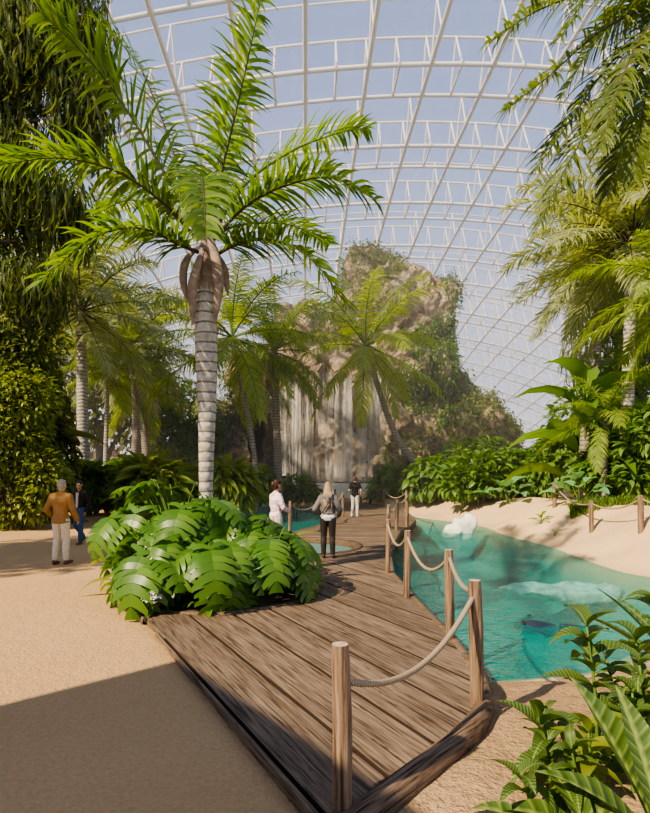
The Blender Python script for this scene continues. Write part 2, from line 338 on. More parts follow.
xrq = np.interp(cx[:,1], [0,2.8,4.7,10,16,20,26,30,40,90], [.0,.02,1.2,1.1,1.9,3.0,3.4,3.2,1.0,1.0])
isb = (cx[:,0] > xrq-.15); isw = sdist(P2s, cx[:,0], cx[:,1]) < .15; iso = sdist(P3, cx[:,0], cx[:,1]) < .1
def sub(name, mask, m):
    q = Q[mask]; u, inv = np.unique(q, return_inverse=True)
    return struct(link(name, mesh_np(name, V[u], inv.reshape(-1,4)), m))
soil = ((sdist(DECK, cx[:,0], cx[:,1]) < -.12) & (cx[:,1] < 14) & ~(sdist(P3, cx[:,0], cx[:,1]) < .1)) | (cx[:,1] > 40) | (cx[:,0] < -13.5) | ((cx[:,0] > 13)) | ((cx[:,1] > 34) & (cx[:,0] > 4))  # dark soil also under the deck, so the plank gaps look shaded
pool_m = isw | iso
sub('path_ground', ~isb & ~pool_m & ~soil, M['path']); near_ = cx[:,1] < 7.4; nearm = isb & ~soil & ~pool_m & near_ & (sdist(P1s, cx[:,0], cx[:,1]) > .05)
sub('sand_bank', isb & ~soil & ~pool_m & ~nearm, M['bank']); sub('sandy_shore', nearm, M['shore'])
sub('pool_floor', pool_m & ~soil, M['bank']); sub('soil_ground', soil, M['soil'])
def water(name, P, z, m):
    bm = bmesh.new(); vs = [bm.verts.new((x,y,z)) for x, y in P]; bm.faces.new(vs); bmesh.ops.triangulate(bm, faces=bm.faces)
    me = bpy.data.meshes.new(name); bm.to_mesh(me); bm.free(); return struct(link(name, me, m))
def grow(P, e):
    n = len(P); out = []
    for i in range(n):
        a, b = Vector(P[i-1]), Vector(P[(i+1) % n]); t = (b-a).normalized(); out.append((P[i][0]+t.y*e, P[i][1]-t.x*e))
    return out
water('pool_water', grow(P1s, .18), WZ, M['water']); water('pool_water', grow(P2s, .15), WZ, M['water'])
water('pool_water', [(OC[0]+1.72*math.cos(a*PI/24), OC[1]+1.72*math.sin(a*PI/24)) for a in range(48)], -.06, M['water_round'])
# ------------------------------------------------------------------ boardwalk
DZ = .08
deck = thing('boardwalk', 'weathered brown plank boardwalk winding between the teal pools', 'boardwalk', (0,0,0))
pts = [Vector(p) for p in DECK]; edges = [(i,(i+1) % len(pts)) for i in range(len(pts))]
holes = []
for (cxx, cyy), r in ((PC,PR),(OC,OR)):
    k0 = len(pts); h = [Vector((cxx+r*math.cos(a*PI/28), cyy+r*math.sin(a*PI/28))) for a in range(56)]
    pts += h; edges += [(k0+i, k0+(i+1) % 56) for i in range(56)]; holes.append((cxx,cyy,r))
vv, ee, ff, *_ = delaunay_2d_cdt(pts, edges, [], 1, 1e-5)
bm = bmesh.new(); bv = [bm.verts.new((v.x,v.y,DZ-.13)) for v in vv]
dk = np.array([p for p in DECK])
for f in ff:
    c = sum((vv[i] for i in f), Vector((0,0)))/len(f)
    if any(math.hypot(c.x-a, c.y-b_) < r*.998 for a, b_, r in holes): continue
    if float(sdist(DECK, [c.x],[c.y])[0]) > 0: continue
    try: bm.faces.new([bv[i] for i in f])
    except ValueError: pass
SPL = Vector((.10,1,0)).normalized(); SPD = 11.35
bmesh.ops.bisect_plane(bm, geom=bm.verts[:]+bm.edges[:]+bm.faces[:], plane_co=SPL*SPD+Vector((0,0,DZ-.13)), plane_no=SPL)
def side(f): return f.calc_center_median().dot(SPL) > SPD
def cut(n, ds, far):
    for d in ds:
        fs = [f for f in bm.faces if side(f) == far]; g = set(fs)
        for f in fs: g.update(f.verts); g.update(f.edges)
        bmesh.ops.bisect_plane(bm, geom=list(g), plane_co=n*d, plane_no=n)
N1, N2 = Vector((.866,.5,0)), Vector((.10,.995,0)).normalized()
G1 = [.95+.52*i for i in range(14)]; G2 = [11.9+.42*i for i in range(54)]; gw = .017
cut(N1, [d+s*gw for d in G1 for s in (-1,1)], False); cut(N2, [d+s*.014 for d in G2 for s in (-1,1)], True)
lay = bm.faces.layers.float_vector.new('plank'); rnd = [Vector((U(0,50),U(0,50),U(0,50))) for _ in range(200)]
kill = []
for f in bm.faces:
    c = f.calc_center_median(); far = side(f); d = c.dot(N2 if far else N1); G = G2 if far else G1
    i = int(np.searchsorted(G, d)); f[lay] = rnd[i+(100 if far else 0)]
    f.material_index = 1 if far else 0
    w = .014 if far else gw
    if any(abs(d-g) < w*.98 for g in G[max(0,i-1):i+1]): kill.append(f)
bmesh.ops.delete(bm, geom=kill, context='FACES')
r = bmesh.ops.extrude_face_region(bm, geom=bm.faces[:])
for v in [e for e in r['geom'] if isinstance(e, bmesh.types.BMVert)]: v.co.z += .13
bmesh.ops.recalc_face_normals(bm, faces=bm.faces)
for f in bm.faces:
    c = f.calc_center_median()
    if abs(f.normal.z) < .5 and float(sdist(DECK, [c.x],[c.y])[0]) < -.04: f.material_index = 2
me = bpy.data.meshes.new('decking'); bm.to_mesh(me); bm.free(); link('decking', me, [M['deck'], M['deck_far'], plain('plank_gap_shade', (.035,.022,.014), .9)], deck)  # gap walls get a dark brown that stands in for shade between planks
def sweep(name, pts, sec, m, parent, closed=False, nz=0):
    g = Geo(); n = len(pts); k = len(sec); V = []
    for i in range(n):
        a = Vector(pts[i-1] if (closed or i > 0) else pts[0]); b = Vector(pts[(i+1) % n] if (closed or i < n-1) else pts[-1])
        t = (b-a).normalized(); o_ = Vector((t.y,-t.x))
        for (s, z) in sec:
            q = mnoise.noise(Vector((pts[i][0]*2.2+s*5, pts[i][1]*2.2, z*9)))*nz
            V.append((pts[i][0]+o_.x*(s+q), pts[i][1]+o_.y*(s+q), z+q*.5))
    Q = []
    for i in range(n if closed else n-1):
        for j in range(k):
            i2, j2 = (i+1) % n, (j+1) % k; Q.append((i*k+j, i*k+j2, i2*k+j2, i2*k+j))
    g.add(V, Q)
    if not closed: g.add([V[0],V[1],V[2],V[3]], [(0,1,2,3)]); g.add(V[-k:][:4], [(3,2,1,0)])
    return g.obj(name, m, parent)
def dens(P, st): 
    out = []
    for a, b in zip(P[:-1], P[1:]):
        n = max(1, int(math.dist(a,b)/st)); out += [(a[0]+(b[0]-a[0])*i/n, a[1]+(b[1]-a[1])*i/n) for i in range(n)]
    return out+[P[-1]]
front = [(.0,2.76)]+[(p.x,p.y) for p in catmull([(x,y,0) for x, y in DECK[1:6]], 40)]
sec = [(-.07,-.11),(-.075,.06),(-.045,.105),(.03,.11),(.085,.06),(.085,-.06),(.05,-.13)]
sweep('edge_beam', dens(front, .08), sec, woodmat('beam_wood', (.05,.03,.017), (.20,.13,.08), (.34,.25,.17), rot=-R(47)), deck, nz=.018)
sec2 = [(-.05,-.02),(-.05,.088),(.03,.09),(.04,.07),(.04,-.14),(-.01,-.14)]
sweep('edge_beam', dens(DECK[5:20], .3), sec2, M['deck_far'], deck)
sweep('edge_beam', dens(DECK[20:25], .3), sec2, M['deck_far'], deck)
sweep('edge_beam', dens(DECK[25:34], .25), sec2[:1]+[(-.02,.083),(.02,.084),(.03,.07),(.03,-.1)]+sec2[-1:], M['deck'], deck)
ring = lambda c, r: [(c[0]+r*math.cos(a*PI/36), c[1]+r*math.sin(a*PI/36)) for a in range(72)]
sweep('planter_rim', ring(PC, PR), [(-.04,-.06),(-.04,.10),(.11,.10),(.12,.06),(.12,-.06)], M['deck_far'], deck, True)
sweep('opening_rim', ring(OC, OR), [(-.06,-.2),(-.06,.10),(.08,.10),(.08,-.2)], woodmat('rim_wood', (.04,.025,.015), (.13,.085,.055), (.22,.16,.11)), deck, True)
g = Geo(); V = [(PC[0],PC[1],.22)]; Q = []
for k, (r, z) in enumerate(((.5,.2),(1.0,.13),(1.42,.06))):
    V += [(PC[0]+r*math.cos(a*PI/12), PC[1]+r*math.sin(a*PI/12), z+U(-.015,.015)) for a in range(24)]
for j in range(0,24,2): Q.append((0,1+j,1+(j+1) % 24,1+(j+2) % 24))
for k in range(2):
    for j in range(24): Q.append((1+k*24+j, 1+(k+1)*24+j, 1+(k+1)*24+(j+1) % 24, 1+k*24+(j+1) % 24))
g.add(V, Q); struct(g.obj('planter_soil', M['soil']))
# ------------------------------------------------------------------ posts and ropes
def post(loc, h, r, label, group):
    g = Geo(); n = 14; sides = 12; V = []; ph = U(0,9); Q = []
    for i in range(n):
        z = -.1+(h+.1)*i/(n-1)
        for j in range(sides):
            a = 2*PI*j/sides; rr = r*(1+.10*mnoise.noise(Vector((math.cos(a)*1.5+ph, math.sin(a)*1.5, z*2.0)))+.05*mnoise.noise(Vector((math.cos(a)*4, math.sin(a)*4+ph, z*6))))
            if i == n-1: rr *= .86
            V.append((rr*math.cos(a)+.012*math.sin(z*3+ph), rr*math.sin(a)+.01*math.cos(z*2.3+ph), z-(.012 if i == n-2 else 0)))
    for i in range(n-1):
        for j in range(sides): k = (j+1) % sides; Q.append((i*sides+j, i*sides+k, (i+1)*sides+k, (i+1)*sides+j))
    o = thing('wooden_post', label, 'post', loc, U(0,6), group)
    g.add(V, Q); g.obj('shaft', M['log'], o)
    t = Geo(); e = V[-sides:]; t.add(e+[(0,0,h+.002)], [(sides, j, j+1, (j+2) % sides) for j in range(0, sides, 2)]); t.obj('cut_end', M['log_end'], o, False)
    return o
def rope(a, b, sag, label, group, r=.021):
    a, b = Vector(a), Vector(b); P = []
    for i in range(19):
        t = i/18; q = a.lerp(b, t); q.z -= sag*4*t*(1-t); P.append(q)
    g = Geo(); g.tube(P, r, 7); o = g.obj('rope', M['rope']); tag(o, label, 'rope', group); return o
RAIL = 'log posts of the boardwalk railing'; ROPE = 'ropes of the boardwalk railing'
DZT = .075
posts = {}
def pp(k, x, y, label, h=1.0, r=.05, z=None, group=RAIL):
    z = DZT if z is None else z
    posts[k] = (x, y, z+h); return post((x,y,z), h, r, label, group)
pp('T', .085, 2.98, 'thick log post at the pointed near end of the boardwalk, tallest in the picture', .93, .054)
pp('D', 1.22, 4.38, 'cracked log post at the rounded boardwalk corner above the sandy bank', 1.0, .056)
pp('C', 1.40, 6.08, 'log post standing on the pool edge just behind the cracked corner post', 1.0, .052)
pp('B', 1.23, 8.08, 'log post on the pool edge, third from the pointed deck end along the right railing', 1.0, .055)
pp('A', 1.16, 10.0, 'log post where the right railing turns toward the rock, woman standing left of it', 1.0, .05)
pp('A2', 1.70, 14.5, 'thin log post peeking out behind the post where the right railing turns', 1.0, .05)
pp('E', 2.26, 17.0, 'left one of two close log posts at the far pool corner', 1.0, .06)
pp('Fp', 2.80, 18.5, 'right one of two close log posts at the far pool corner', 1.1, .065)
pp('G', 3.62, 24.0, 'slim log post where the far railing bends back below the bushes', 1.05, .06)
pp('H', 3.22, 29.5, 'distant log post on the far deck edge in front of the low bushes', 1.0, .065)
pp('I', 2.62, 31.4, 'distant log post second to the right of the person in the black shirt', 1.0, .065)
pp('J', 2.2, 33.2, 'distant log post directly right of the person in the black shirt', 1.0, .065)
pp('K', .74, 22.6, 'distant log post left of the person in the black shirt, nearer of the two', 1.0, .06)
pp('K2', .52, 27.4, 'distant log post left of the person in the black shirt, farther of the two', 1.0, .06)
pp('K3', -.12, 19.2, 'log post behind the head of the long haired woman', 1.05, .055)
pp('M', -1.05, 16.2, 'lone log post in front of the small teal pool beside the round opening', 1.0, .055)
pp('L1', -3.66, 9.75, 'dark log post beside the planting bed on the sand path side', 1.0, .05)
LP = 'log posts along the far sand path'
for k, x, y, lb in (('L2',-11.9,27.7,'small log post just right of the woman in the dark jacket'),('L3',-10.0,24.7,'small log post with ropes on both sides, right of the walking woman'),('L4',-9.05,23.6,'small log post nearest the planting bed in the far path fence')):
    pp(k, x, y, lb, 1.0, .06, gz(x,y)-.01, LP)
BANK = 'log posts on the right sand bank'
for k, x, y, lb in (('R1',8.25,19.4,'leftmost log post of the rope fence on the right sand bank'),('R2',7.75,15.7,'middle log post of the rope fence on the right sand bank'),('R3',7.9,13.5,'nearest log post of the rope fence on the right bank, by the picture edge')):
    pp(k, x, y, lb, .92, .07, gz(x,y)-.02, BANK)
def rp(a, b, sag, label, group=ROPE, da=.08, db=.08, r=.021):
    A, B = posts[a], posts[b]; rope((A[0],A[1],A[2]-da),(B[0],B[1],B[2]-db), sag, label, group, r)
rp('T','D',.26,'thick rope sagging from the pointed end post to the cracked corner post', da=.2, db=.1)
rp('D','C',.12,'rope stretched between the cracked corner post and the post behind it')
rp('C','B',.30,'rope hanging over the pool between second and third pool edge posts')
rp('B','A',.26,'rope looping low between the two posts before the railing turns', r=.022)
rp('A','A2',.2,'rope running back from the turning post along the pool')
rp('A2','E',.2,'rope going back to the pair of close posts'); rp('E','Fp',.1,'short rope linking the pair of close posts', r=.025)
rp('Fp','G',.3,'rope from the pair of close posts to the far railing bend', r=.025)
rp('G','H',.35,'pale rope along the far deck edge below the bushes', r=.03)
rp('H','I',.3,'distant rope loop right of the person in the black shirt, right loop', r=.03); rp('I','J',.25,'distant rope loop closest to the person in the black shirt', r=.03)
rp('K','K2',.3,'distant rope loop left of the person in the black shirt', r=.028)
rp('K3','K',.3,'rope from the post behind the long haired woman toward the far deck', r=.026)
rp('M','K3',.3,'dark rope sagging over the small teal pool', r=.024)
FR = 'ropes of the far path fence'
rp('L2','L3',.3,'distant rope between the small path posts beside the walking woman', FR, r=.03); rp('L3','L4',.25,'distant rope between small path posts nearer the planting bed', FR, r=.03)
BR = 'ropes on the right sand bank'
rp('R1','R2',.28,'pale rope between leftmost and middle post on the right bank', BR, r=.026); rp('R2','R3',.2,'pale rope between middle and nearest post on the right bank', BR, r=.024)
A = posts['R3']; rope((A[0],A[1],A[2]-.08),(8.3,11.6,A[2]-.05),.18,'pale rope leaving the picture at the right edge on the bank', BR, .022)
# ------------------------------------------------------------------ dome
dome = bpy.data.objects.new('ceiling', None); C.objects.link(dome); dome['kind'] = 'structure'
YAW = math.atan2(20, 540); cy_, sy_ = math.cos(YAW), math.sin(YAW)
def domez(u, v, up=0):               # u across, v along
    zz = CAMH+27.3+up-(u-10.9)**2/(2*92.0)-.00152*max(0,(v-40))**2-.0000000*v
    return zz
def dpt(u, v, up=0): return Vector((u*cy_-v*sy_+1.33, u*sy_+v*cy_, domez(u, v, up)))
DU = 4.2; U0 = -1.3
us = [U0+DU*.5*k for k in range(-28, 34)]
vA = [35.8+9*i for i in range(-2, 15)]
for i, v in enumerate(vA):
    g = Geo(); k0 = 1.0 if i < 7 else 1.15
    rr = .15*k0
    ul = [u for u in us if domez(u, v) > -1 and (v < 90 or abs(u-10) < 60)]
    g.tube([dpt(u, v) for u in ul], rr, 6); g.tube([dpt(u, v+3) for u in ul], rr*.85, 6); g.tube([dpt(u, v+1.5, 3.0) for u in ul], rr*.62, 6)
    g.tube([dpt(u, v+7.4, 3.0) for u in ul], rr*.5, 5)
    for j, u in enumerate(ul):
        t = dpt(u, v+1.5, 3.0); s = 5 if i < 5 else 4
        g.tube([t, dpt(u, v)], rr*.5, s, cap=False); g.tube([t, dpt(u, v+3)], rr*.5, s, cap=False)
        g.tube([dpt(u, v), dpt(u, v+3)], rr*.55, s, cap=False)
        if (us.index(u)) % 2 == 0: g.tube([dpt(u, v+7.4, 3), dpt(u, v+9)], rr*.5, s, cap=False); g.tube([dpt(u, v+7.4, 3), dpt(u, v+6.2)], rr*.45, s, cap=False)
    g.obj('arch_truss', M['steel'], dome)
for u in us[::2]:
    g = Geo(); g.tube([dpt(u, v) for v in np.arange(12, 168, 4.5) if domez(u, v) > -1], .17, 6); g.obj('purlin', M['steel'], dome)
gu = np.arange(-62, 84, 6.0); gv = np.arange(12, 172, 6.0)
V = np.array([dpt(u, v, 3.2) for v in gv for u in gu]); n = len(gu)
Q = [(j*n+i, j*n+i+1, (j+1)*n+i+1, (j+1)*n+i) for j in range(len(gv)-1) for i in range(n-1) if V[j*n+i][2] > -3]
g = Geo(); g.add(V, Q); g.obj('glazing', M['glass'], dome)
# ------------------------------------------------------------------ leaf and frond shapes
def leaf_proto(L=1, Wd=.4, droop=.3, fold=.15, rows=5, tip=.04, base=.25, wave=0):
    # grows along +Y, face up (+Z), droops at the tip
    V = []; Q = []; y = z = 0; a = 0
    for i in range(rows):
        t = i/(rows-1); w = Wd*(math.sin(PI*min(1, (base+(1-base)*t)))**.8 if t > 0 else .35*math.sin(PI*base)) if t < 1 else tip*Wd
        w = max(w, tip*Wd)/2; zz = wave*math.sin(t*9)
        V += [(-w, y, z+fold*w*2+zz), (0, y, z), (w, y, z+fold*w*2-zz)]
        a = -droop*t*1.6; y += L/(rows-1)*math.cos(a); z += L/(rows-1)*math.sin(a)
    for i in range(rows-1):
        k = 3*i; Q += [(k,k+1,k+4,k+3),(k+1,k+2,k+5,k+4)]
    return np.array(V), np.array(Q)
def rmat(az, el, roll=0, s=1.0):      # +Y of the proto points to azimuth az (0 = +X), elevation el
    return np.array(Matrix.Rotation(az-PI/2, 3, 'Z')@Matrix.Rotation(el, 3, 'X')@Matrix.Rotation(roll, 3, 'Y'))*s
def frond_geo(g, pts, nl=48, ll=.6, lw=.05, droop=.5, up=.15, start=.14, rr=.02, sw=(40,65), mi=0, mr=1, jit=.25, nseg=3, upv=None, tipl=.45, rs=5):
    P = catmull(pts, nl+2); n = len(P); r = [rr*(1-.85*i/(n-1)) for i in range(n)]
    g.tube(P[::2] if n > 30 else P, r[::2] if n > 30 else r, rs, mr, cap=False)
    V = []; Q = []
    for i in range(1, n-1):
        t = i/(n-1)
        if t < start: continue
        T = (P[i+1]-P[i-1]).normalized(); u = Vector((0,0,1)) if upv is None else upv
        sd = T.cross(u)
        sd = sd.normalized() if sd.length > .05 else Vector((1,0,0)); nu = sd.cross(T).normalized()
        tt = (t-start)/(1-start); prof = (math.sin(PI*min(1, .18+.62*tt))**.7)*(1-(1-tipl)*tt**3)
        a = R(sw[0]*(1-tt)+sw[1]*tt)
        for s in (-1, 1):
            l = ll*prof*U(.85,1.1); ang = a+U(-.12,.12)*jit*4; dr = droop*U(.6,1.4)
            a_ = PI/2-ang if False else ang
            d = (sd*s*math.cos(a_*.75)+T*math.sin(a_*.75)+nu*(up+U(-jit,jit))).normalized()
            p = P[i].copy(); k0 = len(V)
            wv = T if abs(d.dot(T)) < .9 else nu
            wv = (wv-d*d.dot(wv)).normalized()
            for j in range(nseg+1):
                q = j/nseg; w = lw*.5*(.55+.45*min(1,q*3))*(1-q**2.2*.9)
                V.append(p-wv*w); V.append(p+wv*w)
                d = (d+Vector((0,0,-1))*dr*(.35+.65*q)/nseg*1.6).normalized(); p = p+d*(l/nseg)
            for j in range(nseg): k = k0+2*j; Q.append((k,k+1,k+3,k+2))
    g.add([tuple(v) for v in V], Q, mi)
def arc_frond(L, el, bend, n=6, twist=0):     # local rachis points growing along +X
    p = Vector((0,0,0)); a = el; out = [p.copy()]
    for i in range(n):
        out.append(p := p+Vector((math.cos(a), twist*i*.04, math.sin(a)))*(L/n)); a -= bend/n*(.5+1.0*i/n)
    return out
FR = {}
def frond_set(key, L, ll, lw, els, bend, mats, nl=40, **k):
    out = []
    for e in els:
        g = Geo(); frond_geo(g, arc_frond(L, R(e), R(bend*(1.0 if e > 0 else .55)), twist=U(-1,1)), nl, ll, lw, **k)
        me = g.mesh('frond'); [me.materials.append(M[q]) for q in mats]; out.append(me)
    FR[key] = out
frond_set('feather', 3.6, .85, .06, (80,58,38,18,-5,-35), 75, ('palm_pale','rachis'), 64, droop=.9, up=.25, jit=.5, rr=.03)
frond_set('coco', 4.2, 1.0, .06, (72,50,30,8,-18,-45), 75, ('coconut','petiole'), 66, droop=1.1, up=.12, jit=.3, rr=.04)
frond_set('mid', 3.4, .85, .055, (78,55,32,10,-15,-40), 80, ('palm_mid','petiole'), 62, droop=1.1, up=.15, jit=.35, rr=.035)
frond_set('fan', 3.2, .6, .06, (75,55,35,15,-5,-25), 60, ('bright','petiole'), 38, droop=.5, up=.1, jit=.15, rr=.03)
frond_set('dark', 4.2, 1.1, .05, (60,30,5,-20,-45,-65), 80, ('palm_dark','rachis'), 50, droop=1.3, up=.1, jit=.3, rr=.04)
frond_set('skirt', 1.8, .4, .06, (-60,-72,-80), 20, ('dead','dead'), 18, droop=.8, jit=.4, rr=.03)
def trunk(parent, pts, r0, r1, m, sides=12, n=22, flare=1.35):
    g = Geo(); P = catmull(pts, n)
    rr = [(r0+(r1-r0)*i/(n-1))*(1+(flare-1)*max(0,1-i/(n*.12)))*(1+.035*(-1)**i) for i in range(n)]
    g.tube(P, rr, sides); return g.obj('trunk', m, parent)
def palm(label, base, crown, key, nf, r0, r1, bark, scale=1.0, bow=0.0, group=None, spread=None, skirt=0, name='palm_tree', shaft=None):
    base = Vector(base); crown = Vector(crown); t = thing(name, label, 'palm tree', base, 0, group)
    c = crown-base; mid = c*.5+Vector((bow,0,-abs(bow)*.4)); trunk(t, [(0,0,-.15), c*.22+Vector((bow*.75,0,-abs(bow)*.3)), mid, c], r0, r1, bark)
    me = FR[key]; K = len(me)
    for i in range(nf):
        u = (i+.5)/nf; k = min(K-1, int(u*K)); o = link('frond', me[k], None, t)
        o.location = c+Vector((0,0,.06*(1-u))); o.rotation_euler = (U(-.15,.15), U(-.12,.12), i*2.39996+U(-.2,.2)); s = scale*U(.85,1.1); o.scale = (s,s,s)
    for i in range(skirt):
        o = link('dead_frond', FR['skirt'][i % 3], None, t); o.location = c-Vector((0,0,.2)); o.rotation_euler = (0,0,i*2*PI/skirt+U(-.2,.2)); s = scale*U(.8,1.1); o.scale = (s,s,s)
    if shaft:
        g = Geo(); g.tube([c-Vector((0,0,shaft)), c-Vector((0,0,shaft*.5)), c+Vector((0,0,.1))], [r1*1.1, r1*1.25, r1*.6], 10); g.obj('crownshaft', M['petiole'], t)
    return t
# ------------------------------------------------------------------ the main palm
bx, by = W(206,480,9.05).x, 9.05
mp_ = thing('palm_tree', 'tall ringed grey palm with arching bright green fronds in the planting bed', 'palm tree', (bx,by,.15))
def LW(px, py, Y): return W(px, py, Y)-Vector((bx,by,.15))
g = Geo(); n = 46; P = catmull([LW(206,560,9.05)*Vector((1,1,0)).length if False else Vector((0,0,-.1)), LW(206,490,9.05), LW(207,400,9.05), LW(206,330,9.05), LW(206,285,9.05)], n)
rr = []
for i in range(n):
    t = i/(n-1); rr.append((.115+.075*S(np.array((t-.2)/.55)).item()-.03*max(0,t-.85)/.15)*(1+.012*(i % 2)))
g.tube(P, rr, 16); g.obj('trunk', M['palm_bark'], mp_)
g = Geo(); P = [LW(206,292,9.05), LW(206,270,9.05), LW(207,250,9.05), LW(207,228,9.05)]; g.tube(catmull(P, 8), [.17,.165,.16,.15,.14,.12,.10,.07], 12); g.obj('crownshaft', M['sheath'], mp_)
def sheath(pts, w, depthdir):
    g = Geo(); P = catmull(pts, 9); V = []; Q = []
    for i, p in enumerate(P):
        t = i/8; ww = w*math.sin(PI*(.12+.86*t))**.8
        for j in range(5): a = (j/4-.5)*2.2; V.append(tuple(p+Vector((ww*math.sin(a), -depthdir*ww*math.cos(a)*.7, 0))))
    for i in range(8):
        for j in range(4): k = i*5+j; Q.append((k,k+1,k+6,k+5))
    g.add(V, Q); o = g.obj('dry_sheath', M['sheath'], mp_); o['label'] = 'dry grey brown leaf sheath'; md = o.modifiers.new('s','SOLIDIFY'); md.thickness = .012
sheath([LW(209,236,8.85), LW(217,262,8.75), LW(219,290,8.78), LW(215,324,8.84)], .095, 1)
sheath([LW(203,250,8.85), LW(194,280,8.8), LW(193,300,8.82), LW(193,325,8.86)], .085, 1)
sheath([LW(200,246,9.0), LW(186,262,8.95), LW(184,285,8.95), LW(190,305,8.95)], .07, 1)
sheath([LW(213,250,9.15), LW(224,270,9.2), LW(228,295,9.25)], .08, 1)
MAIN = [  # rachis in the photo: (px, py, depth)
 ([(200,236,9.0),(172,186,8.8),(128,112,8.5),(85,55,8.2),(40,12,7.9)], .72),
 ([(203,234,9.1),(185,190,9.4),(162,120,9.9),(135,60,10.3),(95,20,10.6)], .62),
 ([(211,232,9.0),(222,170,8.9),(241,90,8.7),(262,-6,8.5)], .66),
 ([(198,240,9.0),(163,203,8.7),(118,172,8.4),(60,158,8.1),(-8,166,7.9)], .68),
 ([(198,252,8.95),(178,244,8.6),(140,228,8.2),(92,238,7.8),(38,284,7.5)], .62),
 ([(212,240,9.05),(246,206,8.8),(284,186,8.6),(330,178,8.4),(376,200,8.2)], .60),
 ([(212,234,9.15),(246,184,9.6),(290,152,10.1),(335,134,10.5),(368,128,10.7)], .62),
 ([(214,256,9.0),(238,244,8.7),(272,240,8.4),(310,258,8.1),(346,304,7.9)], .58),
 ([(206,232,8.95),(204,192,8.3),(202,178,7.5),(204,196,6.7),(206,238,6.2)], .55),
 ([(206,230,9.1),(214,180,9.8),(222,150,10.8),(228,140,11.8),(230,150,12.6)], .6),
 ([(208,240,9.1),(240,225,10.0),(290,225,11.0),(330,245,12.0)], .55),
 ([(203,238,9.1),(176,214,10.0),(130,200,11.0),(95,215,12.0)], .55),
]
for pts_, ll in MAIN:
    g = Geo(); frond_geo(g, [LW(*q) for q in pts_], 92, ll*1.22, .062, droop=.95, up=.30, start=.14, rr=.035, sw=(34,62), jit=.45, nseg=4, tipl=.6)
    g.obj('frond', [M['palm'], M['rachis']], mp_)
# ------------------------------------------------------------------ monstera in the planting bed
def monstera_proto(L=1.0, Wd=.82, lobes=8, droop=.55, fold=.22):
    V = []; Q = []
    def mid(t): a = droop*t*t; return np.array((0, L*t*math.cos(a*.6), -L*t*math.sin(a*.8)))
    def hw(t): return Wd*.5*(math.sin(PI*min(1,(.22+.78*t)))**.62)*(1.0 if t > .04 else .85)
    for s in (-1, 1):
        for i in range(lobes):
            t0, t1 = i/lobes, (i+.98)/lobes; te0 = t0+.10-.16*(1-t0)*(i == 0)*2; te1 = te0+.93/lobes
            m0, m1 = mid(t0), mid(t1); w = hw((t0+t1)/2)*U(.94,1.04)
            e0 = mid(min(te0,1)); e1 = mid(min(te1,1)); k = len(V)
            for q in (0,.4,.75,1.0):
                a = m0*(1-q)+e0*q; b = m1*(1-q)+e1*q
                sh = q if q < 1 else .96
                nar = 1-(.0 if q < .5 else .22 if q < 1 else .5); c = (a+b)/2; a = c+(a-c)*nar; b = c+(b-c)*nar
                dz = fold*w*q-.55*w*q*q
                V += [a+np.array((s*w*sh,0,dz)), b+np.array((s*w*sh*(.93 if i > lobes-3 else 1),0,dz))]
            for j in range(3):
                z = k+2*j; Q.append((z,z+1,z+3,z+2) if s > 0 else (z+1,z,z+2,z+3))
    return np.array(V), np.array(Q)
MP = [monstera_proto(droop=d, fold=f, Wd=w_, lobes=7) for d, f, w_ in ((.4,.2,.95),(.7,.3,.88),(.9,.25,.95),(.55,.35,.82))]
MPM = []
for Vp, Qp in MP:
    g = Geo(); g.add(Vp, Qp); me = g.mesh('leaf'); me.materials.append(M['monstera']); MPM.append(me)
def mono(label, loc, leaves, group='monsteras in the round planting bed', name='monstera_plant', protos=None, mat=None):
    t = thing(name, label, 'plant', loc, 0, group)
    for (dx, dy, z, az, el, s) in leaves:     # leaf base offset, height, azimuth and elevation of the blade in degrees, size
        o = link('leaf', random.choice(protos or MPM), None, t); o.location = (dx,dy,z)
        m3 = Matrix.Rotation(R(az)-PI/2, 3, 'Z')@Matrix.Rotation(R(el), 3, 'X')@Matrix.Rotation(U(-.25,.25), 3, 'Y'); o.rotation_euler = m3.to_euler(); o.scale = (s,s,s)
        g = Geo(); g.tube(catmull([(0,0,-.05),(dx*.35,dy*.35,z*.65),(dx*.9,dy*.9,z*1.02),(dx,dy,z)], 7), [.016,.015,.014,.012,.011,.010,.009], 5, cap=False); g.obj('petiole', M['petiole'], t)
    return t
def mleaves(n, hmin, hmax, rad, az0, azr, smin, smax, el=(-55,-5)):
    return [((rad*U(.4,1))*math.cos(R(a)), rad*U(.4,1)*math.sin(R(a)), U(hmin,hmax), a+U(-20,20), U(*el), U(smin,smax)) for a in (az0+U(-azr,azr) for _ in range(n))]
